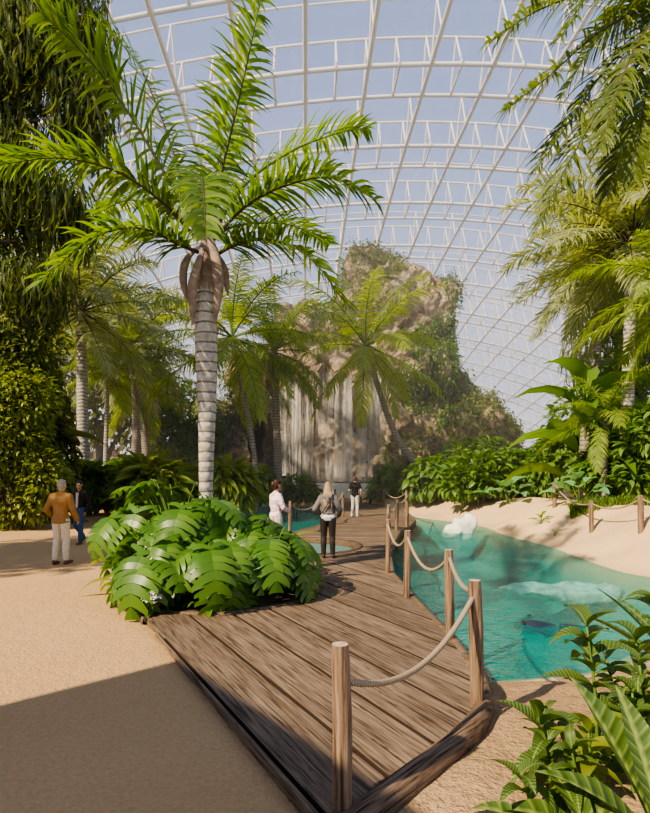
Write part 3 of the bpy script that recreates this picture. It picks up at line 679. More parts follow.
mp_list = [  # label, px-derived place in the bed, leaves
 ('large monstera with glossy drooping leaves at the near left of the planting bed', (-2.35,7.75), mleaves(13,.45,1.0,.5,225,80,.55,.8)),
 ('monstera at the near middle of the planting bed, leaves hanging over the wooden rim', (-1.55,7.65), mleaves(13,.35,.9,.45,265,85,.5,.75)),
 ('monstera at the near right of the planting bed beside the open deck', (-.85,8.15), mleaves(13,.4,1.0,.48,305,85,.5,.75)),
 ('monstera in the middle of the bed right of the palm trunk', (-1.15,8.65), mleaves(13,.75,1.2,.5,275,85,.6,.8,(-65,-15))),
 ('monstera in the middle of the bed just before the palm trunk', (-2.0,8.35), mleaves(14,.85,1.45,.5,265,95,.6,.85,(-60,-10))),
 ('monstera on the left side of the planting bed behind the white flowers', (-2.75,8.5), mleaves(13,.6,1.3,.55,215,85,.55,.8,(-55,0))),
 ('monstera at the right end of the bed reaching toward the long haired woman', (-.85,9.0), mleaves(11,.3,.8,.42,320,80,.5,.65,(-50,0))),
 ('tall monstera behind the palm trunk on the left, leaves catching sun', (-2.55,9.3), mleaves(15,1.1,1.75,.6,230,120,.55,.75,(-45,15))),
 ('tall monstera behind the palm trunk on the right, below the woman in pink', (-1.35,9.45), mleaves(12,.7,1.05,.42,290,110,.5,.65,(-50,0))),
]
for lb, (x, y), lv in mp_list: mono(lb, (x,y,.1), lv)
# ------------------------------------------------------------------ bushes made of a leaf mass on stems
def blob_pts(n, blobs, shell=.55):
    out = []; w = np.array([b[3]*b[4]*b[5] for b in blobs])**(2/3); w /= w.sum()
    for k, b in zip(RNG.multinomial(n, w), blobs):
        d = RNG.normal(size=(k,3)); d /= np.linalg.norm(d,axis=1)[:,None]; r = (shell+(1-shell)*RNG.random(k))[:,None]
        out.append((np.array(b[:3])+d*r*np.array(b[3:6]), d))
    return np.vstack([o[0] for o in out]), np.vstack([o[1] for o in out])
def leaf_mass(g, pts, dirs, proto, size, el=(-60,30), outward=.7, mi=0, jit=.3):
    n = len(pts); az = np.arctan2(dirs[:,1], dirs[:,0])+RNG.normal(size=n)*(1-outward)*2.2; e = np.radians(RNG.uniform(el[0], el[1], n))+dirs[:,2]*.5
    s = size*(1+RNG.uniform(-jit, jit, n)); rl = RNG.normal(size=n)*.4
    ca, sa = np.cos(az-PI/2), np.sin(az-PI/2); ce, se = np.cos(e), np.sin(e); cr, sr = np.cos(rl), np.sin(rl); Z = np.zeros(n); O = np.ones(n)
    Rz = np.stack([np.stack([ca,-sa,Z],-1),np.stack([sa,ca,Z],-1),np.stack([Z,Z,O],-1)],1)
    Rx = np.stack([np.stack([O,Z,Z],-1),np.stack([Z,ce,-se],-1),np.stack([Z,se,ce],-1)],1)
    Ry = np.stack([np.stack([cr,Z,sr],-1),np.stack([Z,O,Z],-1),np.stack([-sr,Z,cr],-1)],1)
    g.many(proto[0], proto[1], (Rz@Rx@Ry)*s[:,None,None], pts, mi)
LP_ = {'oval': leaf_proto(1,.45,.5,.2,4), 'long': leaf_proto(1,.2,.8,.2,5), 'round': leaf_proto(1,.85,.5,.2,5,.15,.3), 'strap': leaf_proto(1,.1,1.0,.2,6,.1,.4), 'broad': leaf_proto(1,.55,.8,.25,5)}
def bush(label, loc, blobs, n, shape, size, mat, name='shrub', cat='shrub', group=None, el=(-60,30), trunk_r=0, bark='bark', shell=.55, core=None, outward=.7):
    t = thing(name, label, cat, loc, 0, group); g = Geo()
    P, D = blob_pts(n, blobs, shell); leaf_mass(g, P, D, LP_[shape], size, el, outward); f = g.obj('foliage', M[mat], t)
    g = Geo()
    for b in blobs:
        c = Vector(b[:3])
        for k in range(3 if not trunk_r else 1):
            e = c+Vector((U(-.4,.4)*b[3], U(-.4,.4)*b[4], U(-.2,.4)*b[5])); r = trunk_r*.45 or .012+.006*b[5]
            g.tube(catmull([(c.x*.15,c.y*.15,-.15 if not trunk_r else c.z*.45), (c.x*.45+U(-.1,.1),c.y*.45,c.z*.75), e], 6), [r*1.4,r*1.2,r,r*.8,r*.6,r*.4], 6, cap=False)
    if trunk_r:
        top = Vector((0,0,max(b[2] for b in blobs)*.6)); g.tube(catmull([(0,0,-.2),top*.3+Vector((U(-.1,.1),0,0)),top*.7,top],8), [trunk_r*1.5,trunk_r*1.15,trunk_r,trunk_r*.95,trunk_r*.9,trunk_r*.85,trunk_r*.8,trunk_r*.7], 10)
    g.obj('trunk' if trunk_r else 'stem', M[bark], t); return t
def rosette(label, loc, n, L, shape, mat, name='leafy_plant', cat='plant', group=None, el=(10,75), stem=.25, pet=.35, wid=1.0, part='leaf', merged=False, sway=.15, h0=0.0):
    """plant whose leaves rise on petioles out of the ground"""
    t = thing(name, label, cat, loc, 0, group); Vp, Qp = LP_[shape]
    Vp = Vp*np.array((wid,1,1)); G = Geo(); H = Geo()
    if not merged:
        gg = Geo(); gg.add(Vp, Qp); me = gg.mesh(part); me.materials.append(M[mat])
    for i in range(n):
        a = i*2.39996+U(-.3,.3); e = R(el[0]+(el[1]-el[0])*(i+.5)/n+U(-6,6)); s = L*U(.75,1.1); pl = pet*U(.7,1.2)*(1.1-.3*i/n)
        hb = h0*(i/n)
        tip = Vector((math.cos(a)*math.cos(e)*pl, math.sin(a)*math.cos(e)*pl, hb+math.sin(e)*pl+stem*(i/n)))
        H.tube([(0,0,hb*.9-.03), tip*.5+Vector((0,0,hb*.45+.04*pl)), tip], [.012*L+.006]*3, 4, cap=False)
        m3 = rmat(a, e*.6-.1, U(-.2,.2), s)
        if merged: G.many(Vp, Qp, m3[None], np.array([tip]))
        else:
            o = link(part, me, None, t); o.location = tip; o.rotation_euler = Matrix(m3/s).to_euler(); o.scale = (s,s,s)
    if merged: G.obj('foliage', M[mat], t)
    H.obj('stem', M['petiole'], t); return t
# ------------------------------------------------------------------ the cliff
def hullblob(bm, c, r, seed, flat=0):
    """angular block: convex hull of random points in an ellipsoid box"""
    rs = random.Random(seed); vs = []
    for i in range(26):
        d = Vector((rs.uniform(-1,1), rs.uniform(-1,1), rs.uniform(-1,1))); m_ = max(abs(d.x),abs(d.y),abs(d.z)); d = d/m_*rs.uniform(.8,1.0)*.5+d.normalized()*.5
        vs.append(bm.verts.new((c[0]+d.x*r[0], c[1]+d.y*r[1], c[2]+d.z*r[2])))
    res = bmesh.ops.convex_hull(bm, input=vs); bmesh.ops.delete(bm, geom=[g_ for g_ in res['geom_interior'] if isinstance(g_, bmesh.types.BMVert)], context='VERTS')
def rock_obj(name, blobs, vox, m, parent=None, amp=(.9,.35,.12), fr=(.16,.55,1.8), ridge=1.0, loc=(0,0,0), strata=.0):
    bm = bmesh.new()
    for i, (c, r) in enumerate(blobs): hullblob(bm, c, r, i*7+3)
    me = bpy.data.meshes.new(name); bm.to_mesh(me); bm.free(); o = link(name, me, m, parent); o.location = loc
    md = o.modifiers.new('r','REMESH'); md.mode = 'VOXEL'; md.voxel_size = vox
    dg = bpy.context.evaluated_depsgraph_get(); dg.update(); me2 = bpy.data.meshes.new_from_object(o.evaluated_get(dg)); o.modifiers.clear(); o.data = me2
    n = len(me2.vertices); co_ = np.empty(n*3); me2.vertices.foreach_get('co', co_); no = np.empty(n*3); me2.vertices.foreach_get('normal', no); co_ = co_.reshape(-1,3); no = no.reshape(-1,3)
    off = Vector((blobs[0][0][0]*.37+3.1, 1.7, 5.2))
    for i in range(n):
        p = Vector(co_[i])+off; d = 0
        d += amp[0]*mnoise.noise(p*fr[0])*1.3
        v = mnoise.voronoi(Vector((p.x*fr[1], p.y*fr[1], p.z*fr[1]*.75)))[0]; d += amp[1]*((v[1]-v[0])*1.6-.5)
        d += amp[2]*(abs(mnoise.noise(p*fr[2]))*2-.6)+amp[2]*.5*mnoise.noise(p*fr[2]*2.3)
        co_[i] += no[i]*d
    me2.vertices.foreach_set('co', co_.ravel()); me2.update(); me2.polygons.foreach_set('use_smooth', np.zeros(len(me2.polygons), bool)); return o
def PX(px, py, Y): v = W(px,py,Y); return (v.x,v.y,v.z)
K = 540
cliff = thing('rock_cliff', 'huge craggy tan cliff with waterfall rising under the glass dome', 'cliff', (5,44,0))
off = Vector((5,44,0))
def cb(px0, px1, py0, py1, Y, d):   # block given by its extent in the photo at depth Y
    a, b = W(px0,py0,Y), W(px1,py1,Y); c = (a+b)/2-off; c.y += d/2; return ((c.x,c.y,c.z), (abs(b.x-a.x)/2*1.12, d/2, abs(a.z-b.z)/2*1.08))
upper = [cb(345,455,250,400,42,8), cb(342,450,240,400,41,9), cb(352,400,236,330,42,7), cb(398,462,252,350,40.5,8), cb(430,460,300,360,40.5,6)]
lower = [cb(200,530,410,500,42,8), cb(270,470,320,500,43,7), cb(262,350,300,420,42,6), cb(268,345,286,400,41,8), cb(262,318,330,400,39.5,6), cb(330,470,326,400,38.5,8), cb(380,500,352,490,37.5,9), cb(440,522,378,500,37,8), cb(470,540,408,500,36.5,7), cb(296,400,345,382,38.2,5), cb(196,270,390,500,41,7), cb(225,285,345,430,42,6), cb(285,390,380,500,41.5,5), cb(386,410,380,500,38.0,4), cb(238,264,400,500,39,4)]
rock_obj('summit_block', upper, .3, M['rock'], cliff, (1.0,1.1,.4), (.13,.36,1.3))
rock_obj('cliff_base', lower, .3, M['rock'], cliff, (.8,.95,.38), (.16,.40,1.3))
lw = [cb(120,200,438,485,43,5), cb(150,262,442,490,41,5), cb(60,140,446,490,45,4)]
lr = thing('rock_outcrop', 'low brown rock outcrop behind the far left shrubs', 'rock outcrop', (-13,42,0)); off = Vector((-13,42,0))
rock_obj('boulder_face', [cb(120,200,438,485,43,5), cb(150,262,442,490,41,5), cb(60,140,446,490,45,4)], .3, M['rock'], lr, (.4,.5,.2), (.3,.5,1.6))
off = Vector((5,44,0))
bw = thing('basin_wall', 'pale smooth basin wall at the foot of the waterfall', 'wall', (0,36.6,0)); bw['label'] = 'pale smooth low wall at the foot of the waterfall'
g = Geo(); cc = W(345,480,36.3); V = []; Q = []
for i in range(13):
    t = i/12; x = -2.2+t*6.6; y = 36.6-.5*math.sin(PI*t)-36.6; 
    for (dy, z) in ((0,0),(0,1.42),(.06,1.48),(.5,1.48),(.56,1.42),(.56,0)): V.append((x, y+dy, z-.3))
for i in range(12):
    for j in range(5): k = i*6+j; Q.append((k,k+6,k+7,k+1))
Q += [(0,1,4,5),(1,2,3,4),(77,76,73,72),(76,75,74,73)]
g.add(V, Q); g.obj('coping', M['stucco'], bw, False)
# waterfall strands
wf = thing('waterfall', 'thin white waterfall strands falling over the rock ledge', 'waterfall', (0,37.4,0))
g = Geo(); rs = random.Random(4)
for i in range(170):
    px = rs.choice([rs.uniform(280,318), rs.uniform(280,386), rs.uniform(335,352), rs.uniform(362,386)]); Y = 37.55+rs.uniform(-.35,.25)+.0
    top = 372+rs.uniform(0,18)+6*math.sin(px*.13); bot = 482; a, b = W(px,top,Y), W(px,bot,Y); w_ = rs.uniform(.015,.065); V = []
    for k in range(9):
        t = k/8; z = a.z+(b.z-a.z)*t; x = a.x+.04*math.sin(k*1.7+i); y = Y-37.4-.5*t**.5; q = w_*(.6+.5*abs(math.sin(k*2.1+i)))
        V += [(x-q,y,z),(x+q,y+rs.uniform(-.03,.03),z)]
    g.add(V, [(2*k,2*k+1,2*k+3,2*k+2) for k in range(8)])
g.obj('water_strands', M['fall'], wf)
g = Geo()
for (p0, p1, Y) in ((279,320,37.7),(318,388,37.75)):
    a, b = W(p0,378,Y), W(p1,482,Y); V = []
    for r_ in range(9):
        for c_ in range(13): V.append((a.x+(b.x-a.x)*c_/12, Y-37.4+.12*math.sin(c_*1.9)-.5*(r_/8)**.5, a.z+(b.z-a.z)*r_/8+(.5*math.sin(c_*1.3) if r_ == 0 else 0)))
    g.add(V, [(r_*13+c_, r_*13+c_+1, (r_+1)*13+c_+1, (r_+1)*13+c_) for r_ in range(8) for c_ in range(12)])
g.obj('water_veil', M['fall'], wf)
# cave opening on the left of the falls
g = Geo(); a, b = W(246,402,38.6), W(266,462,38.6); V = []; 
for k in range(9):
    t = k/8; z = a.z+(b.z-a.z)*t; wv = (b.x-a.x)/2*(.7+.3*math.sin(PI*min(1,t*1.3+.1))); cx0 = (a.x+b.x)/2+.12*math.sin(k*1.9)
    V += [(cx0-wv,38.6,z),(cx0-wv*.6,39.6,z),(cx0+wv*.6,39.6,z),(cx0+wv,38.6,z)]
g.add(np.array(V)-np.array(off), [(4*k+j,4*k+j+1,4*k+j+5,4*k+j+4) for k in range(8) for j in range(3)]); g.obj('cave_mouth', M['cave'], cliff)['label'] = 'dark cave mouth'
# creepers growing on the cliff: leaves sampled from the rock faces
bpy.context.view_layer.update()
def rock_samples(o):
    me = o.data; n = len(me.polygons); c = np.empty(n*3); me.polygons.foreach_get('center', c); no = np.empty(n*3); me.polygons.foreach_get('normal', no)
    return c.reshape(-1,3)+np.array(cliff.location), no.reshape(-1,3)
rs_ = [rock_samples(o) for o in cliff.children if o.name.split('.')[0] in ('summit_block','cliff_base')]
RC, RN = np.vstack([a for a,_ in rs_]), np.vstack([b_ for _,b_ in rs_])
PXX = 325+RC[:,0]/RC[:,1]*F; PYY = HOR-(RC[:,2]-CAMH)/RC[:,1]*F
def creeper(label, cx_, cy__, rx, ry, dens_, mat='vine', size=.5, thr=.2, skew=0):
    xx = (PXX-cx_-skew*(PYY-cy__))/rx; yy = (PYY-cy__)/ry; d = xx*xx+yy*yy
    nz = np.array([mnoise.noise(Vector((p[0]*.45,p[1]*.45,p[2]*.45))) for p in RC[d < 1.3]])
    idx = np.where(d < 1.3)[0]; idx = idx[(d[idx]+nz*.9 < 1-thr*0) & (RN[idx][:,1] < .75)]
    if len(idx) == 0: return
    k = RNG.choice(idx, int(len(idx)*dens_)); P = RC[k]+RN[k]*RNG.uniform(.02,.45,(len(k),1))+RNG.normal(size=(len(k),3))*.18
    base = P.mean(0); t = thing('climbing_vine', label, 'vine', tuple(base)); g = Geo()
    leaf_mass(g, P-base, RN[k], LP_['oval'], size, (-75,10), .6); g.obj('foliage', M[mat], t)
    g = Geo()
    for _ in range(10):
        a = RC[RNG.choice(idx)]; 
        g.tube([a-base+np.array((0,-.2,.8)), a-base+np.array((.1,-.3,0)), a-base+np.array((-.1,-.25,-.9))], [.03,.03,.015], 4, cap=False)
    g.obj('stem', M['bark'], t)
creeper('mossy creeper covering the left top of the cliff summit', 368, 268, 34, 40, 4.8, 'vine', 0.26)
creeper('creeper hanging down the right edge of the cliff summit', 455, 285, 11, 62, 5.1, 'shrub_mid', 0.26, skew=.05)
creeper('small tuft of creeper on the very top of the cliff summit', 415, 248, 34, 9, 4.8, 'vine', 0.25)
creeper('big green creeper mat on the cliff face right of the palm crown', 440, 375, 38, 58, 5.4, 'shrub_mid', 0.30)
creeper('trailing creeper low on the right flank of the cliff', 485, 420, 34, 48, 4.2, 'vine', 0.30, skew=.3)
creeper('creeper on the low cliff foot right of the waterfall', 425, 450, 40, 26, 2.9, 'vine', 0.28)
creeper('sparse creeper on the ledge under the cliff summit', 350, 318, 40, 20, 2.9, 'vine', 0.26)
creeper('creeper on the cliff shoulder left of the waterfall', 240, 400, 32, 40, 3.2, 'vine', 0.28)
# ------------------------------------------------------------------ people
def capsules(name, caps, vox, m, parent=None, smooth_it=2):
    bm = bmesh.new()
    for (a, ra, b, rb) in caps:
        vs = []
        for p, r in ((a,ra),(b,rb)):
            p = Vector(p); rr = r if isinstance(r, tuple) else (r,r,r)
            for i in range(5):
                th = PI*i/4
                for j in range(8 if 0 < i < 4 else 1):
                    ph = 2*PI*j/8; vs.append(bm.verts.new(p+Vector((rr[0]*math.sin(th)*math.cos(ph), rr[1]*math.sin(th)*math.sin(ph), rr[2]*math.cos(th)))))
        res = bmesh.ops.convex_hull(bm, input=vs); bmesh.ops.delete(bm, geom=[q for q in res['geom_interior'] if isinstance(q, bmesh.types.BMVert)], context='VERTS')
    me = bpy.data.meshes.new(name); bm.to_mesh(me); bm.free(); o = link(name, me, m)
    md = o.modifiers.new('r','REMESH'); md.mode = 'VOXEL'; md.voxel_size = vox; md.use_smooth_shade = True
    if smooth_it: s = o.modifiers.new('s','SMOOTH'); s.iterations = smooth_it; s.factor = .5
    dg = bpy.context.evaluated_depsgraph_get(); dg.update(); me2 = bpy.data.meshes.new_from_object(o.evaluated_get(dg)); o.modifiers.clear(); o.data = me2
    if parent is not None: o.parent = parent
    return o
def person(label, loc, rz, h=1.75, pose=None, cloth=None, female=False, hair=None, scale=1.0):
    """faces local -Y; pose overrides joint positions, all in metres for a 1.75 m body"""
    s = h/1.75; J = dict(hipL=(.09,0,.91), kneeL=(.10,-.02,.50), ankL=(.11,.02,.09), hipR=(-.09,0,.91), kneeR=(-.10,-.02,.50), ankR=(-.11,.02,.09),
        shL=(.18,0,1.385), elL=(.25,.03,1.13), wrL=(.26,-.06,.88), shR=(-.18,0,1.385), elR=(-.25,.03,1.13), wrR=(-.26,-.06,.88), head=(0,-.02,1.615), chest=(0,0,1.27), pelvis=(0,0,.95))
    if female: J.update(shL=(.155,0,1.37), shR=(-.155,0,1.37), elL=(.23,.03,1.12), elR=(-.23,.03,1.12), wrL=(.23,-.06,.88), wrR=(-.23,-.06,.88))
    J.update(pose or {}); V3 = {k: Vector(v)*s for k, v in J.items()}; k = s
    t = thing('person', label, 'person', loc, rz); cl = cloth
    def tor(ex, z0=.9):            # torso capsules, grown by ex
        c, p = V3['chest'], V3['pelvis']; a = .118 if not female else .105
        out = [(c+Vector((-.075,0,.02))*k, ((a+ex)*k,(a-.012+ex)*k,.13*k), c+Vector((.075,0,.02))*k, ((a+ex)*k,(a-.012+ex)*k,.13*k)),
               (c, ((.14+ex)*k,(.098+ex)*k,.1*k), p+Vector((0,0,.1))*k, ((.125+ex)*k if not female else (.11+ex)*k,(.092+ex)*k,.1*k)),
               (p+Vector((-.06,.01,.0))*k, (.105+ex)*k, p+Vector((.06,.01,.0))*k, (.105+ex)*k)]
        nk = (V3['shL']+V3['shR'])/2+Vector((0,.01,.075))*k
        out += [(V3['shL'], (.05+ex*.7)*k, nk, (.05+ex*.5)*k), (V3['shR'], (.05+ex*.7)*k, nk, (.05+ex*.5)*k), (V3['shL'], (.055+ex)*k, c+Vector((.06,0,0))*k, .1*k), (V3['shR'], (.055+ex)*k, c+Vector((-.06,0,0))*k, .1*k)]
        return out
    def arm(S_, ex, upto=1.0):
        a, b, c = V3['sh'+S_], V3['el'+S_], V3['wr'+S_]
        out = [(a, (.055+ex)*k, b if upto > .5 else a.lerp(b,.62), (.041+ex)*k)]
        if upto > .5: out.append((b, (.041+ex)*k, c, (.029+ex)*k))
        return out
    def leg(S_, ex, f=.93):
        a, b, c = V3['hip'+S_], V3['knee'+S_], V3['ank'+S_]
        return [(a, (.088+ex)*k, b, (.056+ex)*k), (b, (.056+ex)*k, b.lerp(c,.35)+Vector((0,.012,0)), (.056+ex)*k), (b.lerp(c,.35)+Vector((0,.012,0)), (.056+ex)*k, b.lerp(c,f), (.04+ex)*k)]
    hd = V3['head']; caps = tor(0)+arm('L',0)+arm('R',0)+leg('L',0,1)+leg('R',0,1)
    neck = (V3['shL']+V3['shR'])/2+Vector((0,0,.035))*k
    caps += [(neck+Vector((0,.0,.02))*k, .058*k, hd+Vector((0,.015,-.06))*k, .05*k),
             (hd+Vector((0,.012,.03))*k, (.078*k,.095*k,.09*k), hd+Vector((0,-.01,-.06))*k, (.056*k,.068*k,.06*k)),   # skull, jaw
             (hd+Vector((0,-.092,.0))*k, .012*k, hd+Vector((0,-.108,-.025))*k, .014*k),                                # nose
             (hd+Vector((-.02,-.078,-.062))*k, .011*k, hd+Vector((.02,-.078,-.062))*k, .011*k)]                          # mouth
    for sx in (-1,1): caps.append((hd+Vector((sx*.08,.01,.012))*k, (.01*k,.02*k,.022*k), hd+Vector((sx*.078,.005,-.022))*k, (.008*k,.014*k,.014*k)))
    for S_ in 'LR':
        e, w_ = V3['el'+S_], V3['wr'+S_]; d = (w_-e).normalized(); sx = 1 if S_ == 'L' else -1
        q = d.cross(Vector((sx,0,0))); fwd = Vector((0,-1,0)); sp_ = (fwd-d*fwd.dot(d)); sp_ = sp_.normalized() if sp_.length > .1 else Vector((0,0,1)); inw = d.cross(sp_).normalized()
        if inw.x*sx > 0: inw = -inw
        pc = w_+d*.055*k; caps.append((w_, .027*k, pc+sp_*.012*k, (.02*k,.03*k,.025*k))); caps.append((pc-sp_*.02*k, .016*k, pc+sp_*.025*k, .016*k))
        for i, L in enumerate((.07,.082,.077,.06)):
            b0 = pc+d*.025*k+sp_*(.032-.021*i)*k; b1 = b0+(d*.8+inw*.35).normalized()*L*.5*k; b2 = b1+(d*.55+inw*.8).normalized()*L*.5*k
            caps += [(b0, .0092*k, b1, .0088*k), (b1, .0088*k, b2, .0078*k)]
        t0 = w_+d*.03*k+sp_*.024*k; t1 = t0+(sp_*.7+d*.7).normalized()*.035*k; t2 = t1+(d*.9+inw*.3).normalized()*.028*k; caps += [(t0, .013*k, t1, .011*k), (t1, .011*k, t2, .009*k)]
    skin = capsules('body', caps, .0085*k, cl['skin'], t, 1)
    for S_ in 'LR':
        c = V3['ank'+S_]; kd = (V3['ank'+S_]-V3['knee'+S_]); pitch = max(-.2, min(.9, math.atan2(kd.y, -kd.z)-.08)); fd = Vector((.12*(1 if S_ == 'L' else -1), -math.cos(pitch), -math.sin(pitch)*.8)).normalized()
        b_ = c+Vector((0,.03,-.045))*k; z0 = (c.z-.09*k)
        capsules('shoe', [(b_, (.037*k,.045*k,.04*k), b_+fd*.11*k, (.042*k,.045*k,.036*k)), (b_+fd*.11*k, (.042*k,.045*k,.034*k), b_+fd*.19*k-Vector((0,0,.008)), (.034*k,.04*k,.026*k)), (c, .045*k, b_, .04*k)], .011*k, cl['shoe'], t, 2)
    tr = leg('L',.016,cl.get('trlen',.95))+leg('R',.016,cl.get('trlen',.95))
    p = V3['pelvis']; tr += [(p+Vector((-.058,.012,0))*k, (.108 if cl.get('jacket') else .115)*k, p+Vector((.058,.012,0))*k, (.108 if cl.get('jacket') else .115)*k), (p+Vector((0,0,.08))*k, (.125*k,.102*k,.06*k), p, (.125*k,.105*k,.1*k))]
    capsules('trousers', tr, .011*k, cl['trousers'], t, 2)
    if cl.get('shirt'):
        capsules('shirt', (tor(.016) if cl.get('hem') or not cl.get('jacket') else tor(.016)[:2]+tor(.016)[3:])+arm('L',.018,.4 if cl.get('short') else 1)+arm('R',.018,.4 if cl.get('short') else 1)+([(p+Vector((-.06,.01,0))*k,.110*k,p+Vector((.06,.01,0))*k,.110*k)] if cl.get('hem') else []), .011*k, cl['shirt'], t, 2)
    if cl.get('jacket'):
        jl = cl.get('jlen', -.02); ex = .032
        caps = tor(ex)[:2]+tor(ex)[3:]+[(a, ra+.030*k if False else ra, b, rb) for a, ra, b, rb in arm('L',.026)+arm('R',.026)]
        caps += [(V3['chest'], (.15*k,.125*k,.1*k), p+Vector((0,0,.08))*k, (.152*k,.132*k,.06*k)), (p+Vector((0,.005,.08))*k, (.152*k,.132*k,.06*k), p+Vector((0,.012,jl))*k, ((.200 if jl < 0 else .175)*k,(.158 if jl < 0 else .148)*k,.03*k)),
                 (neck+Vector((-.03,.02,.02))*k, .045*k, neck+Vector((.03,.02,.02))*k, .045*k)]
        j = capsules('jacket', caps, .011*k, cl['jacket'], t, 2)
        if cl.get('open'):
            capsules('shirt_front', [(V3['chest']+Vector((0,-.11,.12))*k, (.05*k,.02*k,.02*k), V3['pelvis']+Vector((0,-.128,.06))*k, (.035*k,.02*k,.02*k))], .009*k, cl['open'], t, 1)
    hc = hair or {}
    if hc:
        caps = [(hd+Vector((0,.025,.045))*k, (.086*k,.096*k,.086*k), hd+Vector((0,.045,-.005))*k, (.082*k,.078*k,.07*k)), (hd+Vector((0,-.05,.09))*k, (.055*k,.04*k,.028*k), hd+Vector((0,.03,.08))*k, (.08*k,.08*k,.06*k))]
        if hc.get('long'):
            L = hc['long']; caps += [(hd+Vector((0,.06,0))*k, (.088*k,.07*k,.08*k), hd+Vector((0,.105,-.2))*k, (.105*k,.045*k,.08*k)), (hd+Vector((0,.105,-.2))*k, (.105*k,.045*k,.08*k), hd+Vector((.02,.125,-L))*k, (.06*k,.03*k,.05*k))]
            for i in range(7): x = (i-3)*.028; caps.append((hd+Vector((x,.13,-.12))*k, .018*k, hd+Vector((x*1.1+.015*math.sin(i*2),.15,-L-.03*math.cos(i*1.7)))*k, .010*k))
        if hc.get('bun'): caps.append((hd+Vector((0,.1,.06))*k, .05*k, hd+Vector((0,.12,.03))*k, .045*k))
        if hc.get('nape'): caps.append((hd+Vector((0,.06,-.01))*k, (.075*k,.05*k,.05*k), hd+Vector((0,.065,-.06))*k, (.055*k,.035*k,.03*k)))
        capsules('hair', caps, .009*k, hc['m'], t, 1)
    eye = Geo()
    for sx in (-1,1):
        c = hd+Vector((sx*.032,-.079,.012))*k
        eye.tube([c+Vector((0,.006,0)), c, c-Vector((0,.004,0))], [.012*k,.011*k,.004*k], 8)
    eye.obj('eyes', cl['eye'], t)
    return t, V3, s
skinL, skinD = plain('skin_light', (.58,.36,.25), .55), plain('skin_tan', (.36,.20,.13), .55)
eye_m = plain('eye_dark', (.03,.02,.015), .3)
def fab(n, c, ns=40, amt=.18): return plain(n, c, .9, ns=ns, amt=amt, bs=.15, spec=.1)
tan, cream, brown = fab('tan_suede', (.36,.20,.07)), fab('cream_cotton', (.74,.66,.52)), plain('brown_leather', (.12,.06,.035), .5)
Y0 = 11.35
m_, V3, s_ = person('person seen from behind in tan jacket and cream trousers on the sand path', (W(61,566,Y0).x, Y0, 0), R(172), 1.80,
    dict(elL=(.28,.07,1.13), wrL=(.23,-.11,.97), elR=(-.25,-.02,1.13), wrR=(-.25,-.16,.92), ankL=(.12,.03,.09), ankR=(-.10,-.02,.09), head=(-.015,-.02,1.615)),
    dict(skin=skinL, shoe=brown, trousers=cream, jacket=tan, jlen=-.08, eye=eye_m, trlen=.92), hair=dict(m=plain('grey_white_hair', (.40,.34,.26), .8, ns=60), nape=1))
g = Geo(); a = V3['wrR']; g.tube([a+Vector((.0,-.02,-.005)), a+Vector((0,-.05,-.03))], [.034,.034], 10, cap=False); g.obj('cuff', brown, m_)
Y1 = 14.6
person('person walking toward the camera in dark open jacket, cream top and blue jeans', (W(80,541,Y1).x, Y1, 0), R(-14), 1.74,
    dict(kneeL=(.10,-.12,.52), ankL=(.09,-.10,.09), kneeR=(-.10,-.03,.50), ankR=(-.12,.30,.17), elL=(.26,.06,1.13), wrL=(.24,-.06,.90), elR=(-.25,.06,1.13), wrR=(-.25,0,.88), head=(.02,-.05,1.60)),
    dict(skin=skinD, shoe=brown, trousers=fab('blue_denim', (.06,.10,.17)), shirt=fab('cream_top', (.62,.50,.40)), jacket=fab('dark_brown_jacket', (.035,.028,.024)), jlen=.10, open=fab('cream_front', (.62,.50,.40)), eye=eye_m), female=True, hair=dict(m=plain('black_hair', (.02,.015,.012), .5), nape=1))
Y2 = 11.75
blk = plain('black_leather', (.028,.022,.02), .45)
wm, V3, s_ = person('person seen from behind with long fair hair, grey jacket and dark trousers', (W(328,557,Y2).x, Y2, .08), R(176), 1.66,
    dict(elL=(.30,.06,1.12), wrL=(.20,-.16,1.02), elR=(-.28,.06,1.12), wrR=(-.25,-.10,.98), ankL=(.10,.02,.09), ankR=(-.11,.02,.09)),
    dict(skin=skinL, shoe=blk, trousers=blk, shirt=fab('white_shirt', (.72,.70,.68)), hem=1, jacket=fab('grey_jersey', (.17,.155,.145)), jlen=.08, eye=eye_m), female=True, hair=dict(m=plain('fair_hair', (.38,.26,.15), .6, ns=50, amt=.4), long=.42))
g = Geo(); c = V3['chest']; g.tube(catmull([c+Vector((-.10,.02,.17)), c+Vector((-.05,.15,.06)), c+Vector((.06,.155,-.12)), c+Vector((.16,.10,-.27)), c+Vector((.19,.02,-.30))], 10), .013, 5); g.obj('bag_strap', blk, wm)
hood = capsules('hood', [(V3['chest']+Vector((-.06,.12,.13)), (.05,.03,.04), V3['chest']+Vector((.06,.12,.13)), (.05,.03,.04)), (V3['chest']+Vector((0,.12,.13)), (.05,.04,.04), V3['chest']+Vector((0,.14,.03)), (.04,.025,.03))], .011, bpy.data.materials['grey_jersey'], wm)
Y3 = 22.6
person('person seen from behind in black shirt and pale jeans on the far boardwalk', (W(355,517,Y3).x, Y3, .08), R(160), 1.70,
    dict(elL=(.26,-.02,1.13), wrL=(.20,-.18,1.0), elR=(-.27,.02,1.13), wrR=(-.24,-.12,.93), ankL=(.14,.0,.09), ankR=(-.12,.06,.09)),
    dict(skin=skinL, shoe=plain('white_trainer', (.7,.68,.64), .6), trousers=fab('pale_jeans', (.50,.48,.44)), shirt=fab('black_cotton', (.016,.015,.015)), short=1, eye=eye_m), hair=dict(m=plain('brown_hair', (.07,.04,.02), .6), nape=1))
Y4 = 11.55
